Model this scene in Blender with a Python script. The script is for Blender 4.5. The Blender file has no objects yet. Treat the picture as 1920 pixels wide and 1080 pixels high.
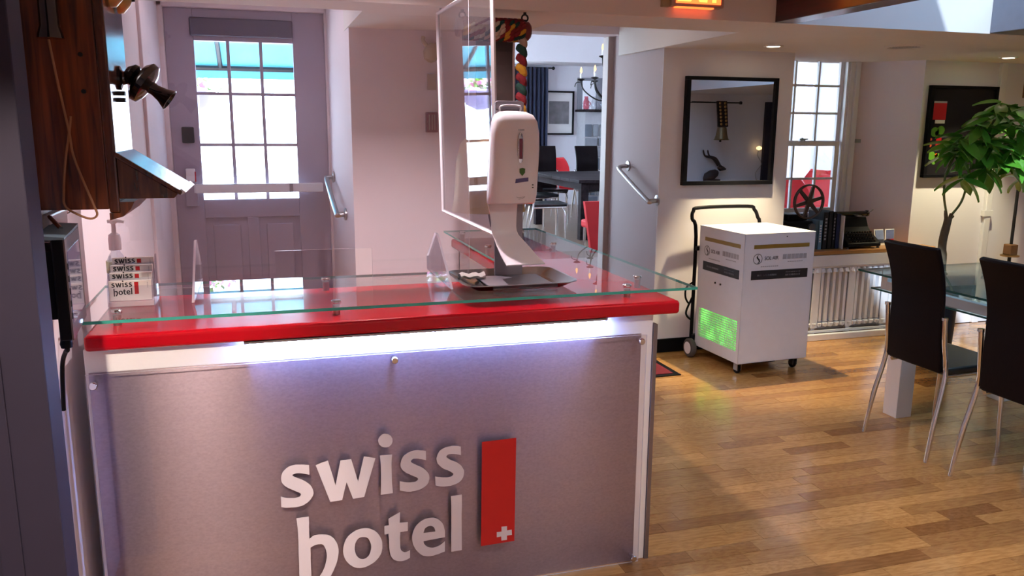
import bpy, math, random
from mathutils import Vector, Matrix
random.seed(7)
S = bpy.context.scene
COL = S.collection
PI = math.pi

# ---------------------------------------------------------------- camera
cd = bpy.data.cameras.new('camera'); cam = bpy.data.objects.new('camera', cd); COL.objects.link(cam)
cd.sensor_width = 36.0; cd.lens = 36.0*1532.4/1920.0; cd.clip_start = 0.05; cd.clip_end = 300
_r = Vector((0.956221, -0.292556, 0.007186)); _d = Vector((-0.049767, -0.186763, -0.981144)); _f = Vector((0.288381, 0.937833, -0.193146))
cam.matrix_world = Matrix(((_r.x, -_d.x, -_f.x, 0), (_r.y, -_d.y, -_f.y, 0), (_r.z, -_d.z, -_f.z, 1.68), (0, 0, 0, 1)))
S.camera = cam
# ---------------------------------------------------------------- world, sun, exposure
w = bpy.data.worlds.new('sky'); S.world = w; w.use_nodes = True
bg = w.node_tree.nodes['Background']; bg.inputs[0].default_value = (0.62, 0.79, 1.0, 1); bg.inputs[1].default_value = 13.0
sl = bpy.data.lights.new('sun', 'SUN'); sl.energy = 22.0; sl.angle = 0.02; sl.color = (1.0, 0.95, 0.88)
so = bpy.data.objects.new('sun', sl); COL.objects.link(so); so.rotation_euler = (math.radians(38), math.radians(-28), 0)
S.view_settings.view_transform = 'Standard'; S.view_settings.look = 'None'
S.view_settings.exposure = 0.42; S.view_settings.gamma = 1.0; S.view_settings.use_curve_mapping = False
S.cycles.use_denoising = True
S.cycles.max_bounces = 10; S.cycles.diffuse_bounces = 5; S.cycles.glossy_bounces = 5
S.cycles.transparent_max_bounces = 24; S.cycles.sample_clamp_indirect = 6.0
S.cycles.caustics_reflective = False; S.cycles.caustics_refractive = False

# ---------------------------------------------------------------- materials
def _mat(name):
    m = bpy.data.materials.new(name); m.use_nodes = True
    return m, m.node_tree.nodes, m.node_tree.links, m.node_tree.nodes['Principled BSDF']
def pm(name, col, rough=0.5, metal=0.0, var=0.08, scale=18.0, bump=0.0, coat=0.0, emit=None, estr=0.0, stretch=(1, 1, 1), sheen=0.0, spec=0.5, aniso=0.0):
    m, N, L, b = _mat(name)
    tc = N.new('ShaderNodeTexCoord'); mp = N.new('ShaderNodeMapping'); mp.inputs['Scale'].default_value = stretch
    nz = N.new('ShaderNodeTexNoise'); nz.inputs['Scale'].default_value = scale; nz.inputs['Detail'].default_value = 4
    L.new(tc.outputs['Object'], mp.inputs[0]); L.new(mp.outputs[0], nz.inputs['Vector'])
    mx = N.new('ShaderNodeMix'); mx.data_type = 'RGBA'
    c = Vector(col)
    mx.inputs[6].default_value = (*[max(0, v*(1-var)) for v in c], 1); mx.inputs[7].default_value = (*[min(1, v*(1+var)) for v in c], 1)
    L.new(nz.outputs['Fac'], mx.inputs[0]); L.new(mx.outputs[2], b.inputs['Base Color'])
    b.inputs['Roughness'].default_value = rough; b.inputs['Metallic'].default_value = metal
    b.inputs['Coat Weight'].default_value = coat; b.inputs['Coat Roughness'].default_value = 0.05
    b.inputs['Specular IOR Level'].default_value = spec
    if aniso:
        b.inputs['Anisotropic'].default_value = aniso; b.inputs['Anisotropic Rotation'].default_value = 0.25; tg = N.new('ShaderNodeTangent'); tg.direction_type = 'UV_MAP'; L.new(tg.outputs[0], b.inputs['Tangent'])
    if sheen: b.inputs['Sheen Weight'].default_value = sheen
    if bump:
        bp = N.new('ShaderNodeBump'); bp.inputs['Strength'].default_value = bump; bp.inputs['Distance'].default_value = 0.01
        L.new(nz.outputs['Fac'], bp.inputs['Height']); L.new(bp.outputs[0], b.inputs['Normal'])
    if emit: b.inputs['Emission Color'].default_value = (*emit, 1); b.inputs['Emission Strength'].default_value = estr
    return m
def glassy(name, tint=(0.97, 0.985, 0.98), f0=0.04, haze=0.0, hazecol=(1, 1, 1)):
    m, N, L, b = _mat(name); N.remove(b)
    out = N['Material Output']
    t = N.new('ShaderNodeBsdfTransparent'); g = N.new('ShaderNodeBsdfGlossy'); g.inputs['Roughness'].default_value = 0.0
    nz = N.new('ShaderNodeTexNoise'); nz.inputs['Scale'].default_value = 3
    cm = N.new('ShaderNodeMix'); cm.data_type = 'RGBA'; cm.inputs[6].default_value = (*tint, 1); cm.inputs[7].default_value = (*[min(1, v*1.01) for v in tint], 1)
    L.new(nz.outputs['Fac'], cm.inputs[0]); L.new(cm.outputs[2], t.inputs['Color'])
    lw = N.new('ShaderNodeLayerWeight'); lw.inputs['Blend'].default_value = 0.5
    p = N.new('ShaderNodeMath'); p.operation = 'POWER'; p.inputs[1].default_value = 5
    q = N.new('ShaderNodeMath'); q.operation = 'MULTIPLY_ADD'; q.inputs[1].default_value = 1-f0; q.inputs[2].default_value = f0
    L.new(lw.outputs['Facing'], p.inputs[0]); L.new(p.outputs[0], q.inputs[0])
    if f0 == 0: q.inputs[1].default_value = 0.0
    mx = N.new('ShaderNodeMixShader'); L.new(q.outputs[0], mx.inputs[0]); L.new(t.outputs[0], mx.inputs[1]); L.new(g.outputs[0], mx.inputs[2])
    last = mx
    if haze:
        d = N.new('ShaderNodeBsdfDiffuse'); d.inputs['Color'].default_value = (*hazecol, 1)
        tl = N.new('ShaderNodeBsdfTranslucent'); tl.inputs['Color'].default_value = (*hazecol, 1)
        ad = N.new('ShaderNodeMixShader'); ad.inputs[0].default_value = 0.5; L.new(d.outputs[0], ad.inputs[1]); L.new(tl.outputs[0], ad.inputs[2])
        m2 = N.new('ShaderNodeMixShader'); m2.inputs[0].default_value = haze; L.new(mx.outputs[0], m2.inputs[1]); L.new(ad.outputs[0], m2.inputs[2]); last = m2
    L.new(last.outputs[0], out.inputs[0])
    return m
def wood(name, c1, c2, rough, scale, stretch, coat=0.0, rnd=0.0, rndcol=None):
    m, N, L, b = _mat(name)
    tc = N.new('ShaderNodeTexCoord'); mp = N.new('ShaderNodeMapping'); mp.inputs['Scale'].default_value = stretch
    L.new(tc.outputs['Object'], mp.inputs[0])
    nz = N.new('ShaderNodeTexNoise'); nz.inputs['Scale'].default_value = scale; nz.inputs['Detail'].default_value = 6; nz.inputs['Distortion'].default_value = 0.6
    L.new(mp.outputs[0], nz.inputs['Vector'])
    rp = N.new('ShaderNodeValToRGB'); rp.color_ramp.elements[0].position = 0.3; rp.color_ramp.elements[1].position = 0.7
    rp.color_ramp.elements[0].color = (*c1, 1); rp.color_ramp.elements[1].color = (*c2, 1)
    L.new(nz.outputs['Fac'], rp.inputs[0])
    src = rp.outputs[0]
    if rndcol:
        oi = N.new('ShaderNodeObjectInfo'); ge = N.new('ShaderNodeNewGeometry')
        ad = N.new('ShaderNodeMath'); ad.operation = 'ADD'; L.new(oi.outputs['Random'], ad.inputs[0]); L.new(ge.outputs['Random Per Island'], ad.inputs[1])
        fr = N.new('ShaderNodeMath'); fr.operation = 'FRACT'; L.new(ad.outputs[0], fr.inputs[0])
        r2 = N.new('ShaderNodeValToRGB'); r2.color_ramp.interpolation = 'LINEAR'
        e = r2.color_ramp.elements; e[0].position = 0.0; e[0].color = (*rndcol[0], 1); e[1].position = 1.0; e[1].color = (*rndcol[-1], 1)
        for i, c in enumerate(rndcol[1:-1]):
            k = e.new((i+1)/(len(rndcol)-1)); k.color = (*c, 1)
        L.new(fr.outputs[0], r2.inputs[0])
        mu = N.new('ShaderNodeMix'); mu.data_type = 'RGBA'; mu.blend_type = 'MULTIPLY'; mu.inputs[0].default_value = 1
        L.new(rp.outputs[0], mu.inputs[6]); L.new(r2.outputs[0], mu.inputs[7]); src = mu.outputs[2]
    L.new(src, b.inputs['Base Color'])
    b.inputs['Roughness'].default_value = rough; b.inputs['Coat Weight'].default_value = coat; b.inputs['Coat Roughness'].default_value = 0.12
    return m
def emis(name, col, strength):
    m, N, L, b = _mat(name); N.remove(b)
    e = N.new('ShaderNodeEmission'); e.inputs[0].default_value = (*col, 1); e.inputs[1].default_value = strength
    L.new(e.outputs[0], N['Material Output'].inputs[0]); return m
def canvas(name, col):
    m, N, L, b = _mat(name); N.remove(b)
    d = N.new('ShaderNodeBsdfDiffuse'); t = N.new('ShaderNodeBsdfTranslucent')
    nz = N.new('ShaderNodeTexNoise'); nz.inputs['Scale'].default_value = 6
    cm = N.new('ShaderNodeMix'); cm.data_type = 'RGBA'; cm.inputs[6].default_value = (*[v*.9 for v in col], 1); cm.inputs[7].default_value = (*col, 1)
    L.new(nz.outputs[0], cm.inputs[0]); L.new(cm.outputs[2], d.inputs[0]); L.new(cm.outputs[2], t.inputs[0])
    mx = N.new('ShaderNodeMixShader'); mx.inputs[0].default_value = 0.6; L.new(d.outputs[0], mx.inputs[1]); L.new(t.outputs[0], mx.inputs[2])
    L.new(mx.outputs[0], N['Material Output'].inputs[0]); return m

M = {}
M['wall'] = pm('wall paint', (0.80, 0.70, 0.73), 0.75, var=0.03, scale=3, bump=0.05)
M['wall_white'] = pm('white wall paint', (0.80, 0.78, 0.83), 0.7, var=0.03, scale=3, bump=0.04)
M['ceil'] = pm('ceiling paint', (0.76, 0.71, 0.68), 0.85, var=0.03, scale=4)
M['white'] = pm('white paint', (0.80, 0.79, 0.81), 0.4, var=0.03)
M['doorpaint'] = pm('door paint', (0.38, 0.32, 0.41), 0.45, var=0.04, scale=5)
M['white_plastic'] = pm('white plastic', (0.86, 0.83, 0.86), 0.28, var=0.02)
M['white_metal'] = pm('white enamel', (0.80, 0.81, 0.86), 0.35, var=0.03)
M['dark'] = pm('dark grey paint', (0.024, 0.020, 0.038), 0.55, spec=0.25, var=0.15, scale=8)
M['black'] = pm('black', (0.005, 0.005, 0.007), 0.45, spec=0.12, var=0.2)
M['black_gloss'] = pm('black gloss', (0.010, 0.009, 0.011), 0.08, var=0.2, coat=0.6)
M['chrome'] = pm('chrome', (0.78, 0.77, 0.76), 0.12, 1.0, var=0.04)
M['steel'] = pm('brushed steel', (0.46, 0.44, 0.44), 0.3, 1.0, var=0.08, stretch=(1, 1, 20))
M['silver_panel'] = pm('brushed aluminium panel', (0.36, 0.295, 0.335), 0.34, 1.0, var=0.2, scale=90, stretch=(1, 1, 1.6), bump=0.012, aniso=0.93)
M['red'] = pm('red lacquer', (0.46, 0.002, 0.010), 0.2, var=0.05, scale=6, spec=0.35)
M['clearface'] = glassy('glass underside', (1, 1, 1), 0.0)
M['acrylic_sign'] = glassy('clear sign acrylic', (0.97, 0.96, 0.985), 0.04)
M['red_fabric'] = pm('red fabric', (0.60, 0.012, 0.02), 0.6, var=0.1)
M['flagred'] = pm('red vinyl', (0.50, 0.004, 0.008), 0.45, var=0.03)
M['letter'] = pm('white vinyl', (0.68, 0.64, 0.74), 0.45, var=0.02)
M['glass'] = glassy('clear glass')
M['acrylic'] = glassy('clear acrylic', (0.96, 0.96, 0.985), 0.04, haze=0.02, hazecol=(0.9, 0.85, 1.0))
M['acrylic_thin'] = glassy('clear acrylic sheet', (0.975, 0.965, 0.985), 0.05, haze=0.012, hazecol=(1.0, 0.88, 1.0))
M['acrylic_edge'] = glassy('acrylic polished edge', (0.85, 0.84, 0.97), 0.10, haze=0.7, hazecol=(0.95, 0.93, 1.0))
M['counter_glass'] = glassy('counter glass', (0.95, 0.975, 0.965), 0.04, haze=0.03, hazecol=(1.0, 0.93, 0.95))
M['glass_edge'] = pm('green glass edge', (0.05, 0.36, 0.30), 0.15, var=0.15, scale=8)
M['oak'] = wood('oiled oak', (0.03, 0.006, 0.002), (0.22, 0.052, 0.010), 0.34, 7, (9, 9, 0.6), coat=0.25)
M['oak_front'] = wood('worn dark oak', (0.03, 0.008, 0.004), (0.12, 0.032, 0.012), 0.22, 9, (6, 6, 0.7), coat=0.5)
M['sillwood'] = wood('sill wood', (0.34, 0.15, 0.04), (0.50, 0.25, 0.08), 0.35, 8, (0.7, 6, 6), coat=0.2)
M['blackwood'] = wood('dark wood table', (0.008, 0.006, 0.008), (0.03, 0.02, 0.025), 0.5, 6, (5, 0.6, 5))
M['beamwood'] = wood('dark red brown beam', (0.028, 0.003, 0.003), (0.07, 0.008, 0.008), 0.3, 5, (5, 0.5, 5), coat=0.2)
M['plank'] = wood('oak floor plank', (0.50, 0.255, 0.085), (0.72, 0.415, 0.15), 0.2, 7, (1.6, 12, 6), coat=0.25,
                  rndcol=[(0.50, 0.42, 0.36), (0.80, 0.74, 0.66), (0.62, 0.56, 0.50), (0.92, 0.88, 0.82), (0.40, 0.30, 0.24), (0.74, 0.70, 0.66), (0.86, 0.80, 0.72), (0.66, 0.58, 0.50)])
M['leather'] = pm('dark brown leather', (0.007, 0.004, 0.005), 0.5, spec=0.10, var=0.2, scale=60, bump=0.06)
M['seat_leather'] = pm('sleek seat leather', (0.010, 0.012, 0.016), 0.28, spec=0.6)
M['blackwood'].node_tree.nodes['Principled BSDF'].inputs['Specular IOR Level'].default_value = 0.12
M['brass'] = pm('aged brass', (0.50, 0.30, 0.11), 0.34, 1.0, var=0.2, scale=8)
M['iron'] = pm('black iron', (0.012, 0.011, 0.012), 0.5, 0.3, var=0.2)
M['navy'] = pm('navy curtain', (0.010, 0.014, 0.045), 0.8, var=0.2, scale=14, sheen=0.2)
M['stone'] = pm('grey stone', (0.22, 0.23, 0.26), 0.85, var=0.25, scale=7, bump=0.3)
M['mortar'] = pm('pale mortar', (0.48, 0.47, 0.50), 0.9, var=0.1, scale=15, bump=0.2)
M['mirror'] = pm('mirror silver', (0.86, 0.88, 0.90), 0.005, 1.0, var=0.01)
M['leaf'] = pm('green leaf', (0.10, 0.33, 0.03), 0.28, var=0.45, scale=9, coat=0.3)
M['bark'] = pm('bark', (0.13, 0.10, 0.06), 0.85, var=0.4, scale=25, bump=0.3)
M['stemgreen'] = pm('green stem', (0.16, 0.20, 0.07), 0.6, var=0.2)
M['soil'] = pm('mossy soil', (0.05, 0.09, 0.03), 0.95, var=0.5, scale=30, bump=0.5)
M['carpetred'] = pm('dark red mat', (0.16, 0.006, 0.016), 0.95, var=0.35, scale=220, bump=0.3)
M['ribbed'] = pm('yellow yarn', (0.50, 0.24, 0.015), 0.9, var=0.2, scale=60, bump=0.3)
M['yarn_red'] = pm('red yarn', (0.17, 0.006, 0.012), 0.9, var=0.3, scale=60, bump=0.3)
M['yarn_green'] = pm('green yarn', (0.008, 0.04, 0.03), 0.9, var=0.3, scale=60, bump=0.3)
M['yarn_white'] = pm('cream yarn', (0.45, 0.34, 0.26), 0.9, var=0.2, scale=60, bump=0.3)
M['strap'] = pm('dark leather strap', (0.035, 0.018, 0.016), 0.6, var=0.3, scale=30)
M['gold'] = pm('gold print', (0.34, 0.22, 0.045), 0.4, 0.2, var=0.1)
M['greytext'] = pm('grey print', (0.42, 0.42, 0.45), 0.6, var=0.08)
M['inkblack'] = pm('black print', (0.02, 0.02, 0.025), 0.5, var=0.1)
M['paper'] = pm('card paper', (0.82, 0.80, 0.78), 0.6, var=0.02)
M['greyplate'] = pm('grey powder coat', (0.30, 0.27, 0.30), 0.42, 0.2, var=0.06)
M['rubber'] = pm('grey rubber', (0.10, 0.085, 0.085), 0.8, var=0.1)
M['teal'] = canvas('teal awning canvas', (0.22, 0.50, 0.58))
M['concrete'] = pm('pale concrete', (0.62, 0.61, 0.60), 0.9, var=0.1, scale=3, bump=0.1)
M['sheer'] = canvas('sheer curtain cloth', (0.9, 0.88, 0.9))
M['led'] = emis('led white', (0.27, 0.42, 1.0), 210.0)
M['lamp'] = emis('warm lamp', (1.0, 0.82, 0.58), 30.0)
M['candle'] = emis('warm candle bulb', (1.0, 0.62, 0.25), 2.0)
M['exitred'] = emis('exit red', (1.0, 0.10, 0.02), 3.2)
M['exitorange'] = emis('exit letters', (1.0, 0.50, 0.06), 2.4)
M['greenglow'] = None

# ---------------------------------------------------------------- mesh building
ORG = {}
class MB:
    def __init__(self): self.v = []; self.f = []; self.mi = []; self.k = 0
    def mat(self, k): self.k = k; return self
    def add(self, vs, fs):
        n = len(self.v); self.v += [tuple(p) for p in vs]
        for f in fs: self.f.append(tuple(i+n for i in f)); self.mi.append(self.k)
        return self
    def box(self, x0, x1, y0, y1, z0, z1):
        return self.add([(x0, y0, z0), (x1, y0, z0), (x1, y1, z0), (x0, y1, z0), (x0, y0, z1), (x1, y0, z1), (x1, y1, z1), (x0, y1, z1)],
                        [(0, 3, 2, 1), (4, 5, 6, 7), (0, 1, 5, 4), (1, 2, 6, 5), (2, 3, 7, 6), (3, 0, 4, 7)])
    def hexa(self, b, t):
        return self.add(list(b)+list(t), [(0, 3, 2, 1), (4, 5, 6, 7), (0, 1, 5, 4), (1, 2, 6, 5), (2, 3, 7, 6), (3, 0, 4, 7)])
    def prism(self, pts, axis, a, b):
        # pts: polygon, CCW seen from +axis ; axis 'x' (y,z), 'y' (x,z), 'z' (x,y)
        def P(p, c): return {'x': (c, p[0], p[1]), 'y': (p[0], c, p[1]), 'z': (p[0], p[1], c)}[axis]
        n = len(pts)
        fs = [tuple(range(n, 2*n)), tuple(reversed(range(n)))] + [(i, (i+1) % n, n+(i+1) % n, n+i) for i in range(n)]
        return self.add([P(p, a) for p in pts]+[P(p, b) for p in pts], fs)
    def tube(self, path, r, n=10, caps=True):
        P = [Vector(p) for p in path]; R = r if isinstance(r, (list, tuple)) else [r]*len(P)
        vs = []; fs = []; prev = None
        for i, p in enumerate(P):
            d = (P[min(i+1, len(P)-1)]-P[max(i-1, 0)]).normalized()
            if prev is None:
                a = Vector((0, 0, 1)) if abs(d.z) < .9 else Vector((1, 0, 0)); u = d.cross(a).normalized()
            else:
                u = (prev - d*prev.dot(d)).normalized()
            prev = u; v = d.cross(u)
            for k in range(n):
                t = 2*PI*k/n; vs.append(p+(u*math.cos(t)+v*math.sin(t))*R[i])
        for i in range(len(P)-1):
            for k in range(n): fs.append((i*n+k, i*n+(k+1) % n, (i+1)*n+(k+1) % n, (i+1)*n+k))
        if caps: fs += [tuple(reversed(range(n))), tuple(range((len(P)-1)*n, len(P)*n))]
        return self.add(vs, fs)
    def cyl(self, p, q, r, r2=None, n=16): return self.tube([p, q], [r, r if r2 is None else r2], n)
    def lathe(self, prof, c=(0, 0, 0), axis=(0, 0, 1), n=24):
        A = Vector(axis).normalized(); a = Vector((1, 0, 0)) if abs(A.x) < .9 else Vector((0, 1, 0))
        u = A.cross(a).normalized(); v = A.cross(u); c = Vector(c); vs = []; fs = []
        for r, h in prof:
            for k in range(n):
                t = 2*PI*k/n; vs.append(c+A*h+(u*math.cos(t)+v*math.sin(t))*max(r, 1e-5))
        m = len(prof)
        for i in range(m-1):
            for k in range(n): fs.append((i*n+k, i*n+(k+1) % n, (i+1)*n+(k+1) % n, (i+1)*n+k))
        fs += [tuple(reversed(range(n))), tuple(range((m-1)*n, m*n))]
        return self.add(vs, fs)
    def torus(self, c, R, r, axis=(0, 0, 1), n=28, m=8, a0=0, a1=2*PI):
        A = Vector(axis).normalized(); a = Vector((1, 0, 0)) if abs(A.x) < .9 else Vector((0, 1, 0))
        u = A.cross(a).normalized(); v = A.cross(u); c = Vector(c); full = abs(a1-a0-2*PI) < 1e-6
        pts = [c+(u*math.cos(a0+(a1-a0)*k/n)+v*math.sin(a0+(a1-a0)*k/n))*R for k in range(n+(1 if full else 1))]
        return self.tube(pts, r, m, caps=not full)
    def loft(self, rings, close=True):
        n = len(rings[0]); vs = [p for r in rings for p in r]; fs = []
        for i in range(len(rings)-1):
            for k in range(n): fs.append((i*n+k, i*n+(k+1) % n, (i+1)*n+(k+1) % n, (i+1)*n+k))
        if close: fs += [tuple(reversed(range(n))), tuple(range((len(rings)-1)*n, len(rings)*n))]
        return self.add(vs, fs)
    def sheet(self, rows, th):
        # rows: grid of points -> thin shell of thickness th (along averaged normal)
        R = [[Vector(p) for p in r] for r in rows]; h = len(R); wd = len(R[0]); top = []; bot = []
        for i in range(h):
            for j in range(wd):
                a = R[min(i+1, h-1)][j]-R[max(i-1, 0)][j]; b = R[i][min(j+1, wd-1)]-R[i][max(j-1, 0)]
                nn = a.cross(b).normalized()
                top.append(R[i][j]+nn*th/2); bot.append(R[i][j]-nn*th/2)
        n = h*wd; fs = []
        for i in range(h-1):
            for j in range(wd-1):
                q = (i*wd+j, (i+1)*wd+j, (i+1)*wd+j+1, i*wd+j+1)
                fs.append(q); fs.append(tuple(n+k for k in reversed(q)))
        bd = [j for j in range(wd)]+[i*wd+wd-1 for i in range(1, h)]+[(h-1)*wd+j for j in range(wd-2, -1, -1)]+[i*wd for i in range(h-2, 0, -1)]
        for a, b in zip(bd, bd[1:]+bd[:1]): fs.append((a, b, n+b, n+a))
        return self.add(top+bot, fs)
    def build(self, name, mats, parent=None, smooth=False, bevel=0.0, local=False, seg=2):
        me = bpy.data.meshes.new(name)
        o = Vector((0, 0, 0)) if (parent is None or local) else ORG[parent.name]
        me.from_pydata([Vector(p)-o for p in self.v], [], self.f)
        for m in (mats if isinstance(mats, (list, tuple)) else [mats]): me.materials.append(m)
        for p, k in zip(me.polygons, self.mi): p.material_index = k; p.use_smooth = smooth
        me.validate(); me.update()
        ob = bpy.data.objects.new(name, me); COL.objects.link(ob)
        if parent is not None: ob.parent = parent; ORG[ob.name] = ORG[parent.name]
        else: ORG[ob.name] = Vector((0, 0, 0))
        if smooth:
            try: me.set_sharp_from_angle(angle=math.radians(42))
            except Exception: pass
        if bevel:
            b = ob.modifiers.new('edge', 'BEVEL'); b.width = bevel; b.segments = seg; b.limit_method = 'ANGLE'; b.angle_limit = math.radians(35)
        return ob
def tag(o, label, cat, group=None, kind=None):
    if label: o['label'] = label
    if cat: o['category'] = cat
    if group: o['group'] = group
    if kind: o['kind'] = kind
    return o
def thing(name, label, cat, loc=(0, 0, 0), group=None):
    e = bpy.data.objects.new(name, None); COL.objects.link(e); e.location = loc; e.empty_display_size = 0.1
    ORG[e.name] = Vector(loc); return tag(e, label, cat, group)
def struct(name, mb, mat, bevel=0.0, smooth=False):
    o = mb.build(name, mat, None, smooth, bevel); o['kind'] = 'structure'; return o
def box(x0, x1, y0, y1, z0, z1): return MB().box(x0, x1, y0, y1, z0, z1)
KIDS = {}
def copy_tree(o, parent=None):
    c = o.copy(); COL.objects.link(c)
    if parent is not None: c.parent = parent
    ORG[c.name] = ORG.get(o.name, Vector((0, 0, 0)))
    for ch in list(o.children): copy_tree(ch, c)
    return c
def smooth_path(pts, k=6):
    P = [Vector(p) for p in pts]; out = []
    for i in range(len(P)-1):
        p0 = P[max(i-1, 0)]; p1 = P[i]; p2 = P[i+1]; p3 = P[min(i+2, len(P)-1)]
        for j in range(k):
            t = j/k; out.append(.5*((2*p1)+(p2-p0)*t+(2*p0-5*p1+4*p2-p3)*t*t+(3*p1-p0-3*p2+p3)*t**3))
    out.append(P[-1]); return out
def outline(name, loops, mat, parent, place, depth=0.0015):
    # flat shape (with holes) from 2-D loops, extruded; place = function (u, v, d) -> world point
    cu = bpy.data.curves.new('tmp', 'CURVE'); cu.dimensions = '2D'; cu.fill_mode = 'BOTH'; cu.extrude = depth/2
    for lp in loops:
        sp = cu.splines.new('POLY'); sp.points.add(len(lp)-1); sp.use_cyclic_u = True
        for p, q in zip(sp.points, lp): p.co = (q[0], q[1], 0, 1)
    return _flat(name, cu, mat, parent, place)
def _flat(name, cu, mat, parent, place):
    t = bpy.data.objects.new('tmp', cu); COL.objects.link(t)
    dg = bpy.context.evaluated_depsgraph_get(); me = bpy.data.meshes.new_from_object(t.evaluated_get(dg))
    bpy.data.objects.remove(t); bpy.data.curves.remove(cu)
    me.name = name; o = ORG[parent.name] if parent is not None else Vector((0, 0, 0))
    for v in me.vertices: v.co = Vector(place(v.co.x, v.co.y, v.co.z))-o
    me.materials.clear(); me.materials.append(mat)
    ob = bpy.data.objects.new(name, me); COL.objects.link(ob)
    if parent is not None: ob.parent = parent; ORG[ob.name] = ORG[parent.name]
    return ob
def text(name, s, size, mat, parent, place, depth=0.001, align='LEFT', spacing=1.0, bold=0.0):
    cu = bpy.data.curves.new('tmp', 'FONT'); cu.body = s; cu.size = size; cu.extrude = depth/2; cu.align_x = align
    cu.space_character = spacing; cu.offset = bold
    return _flat(name, cu, mat, parent, place)
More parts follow.
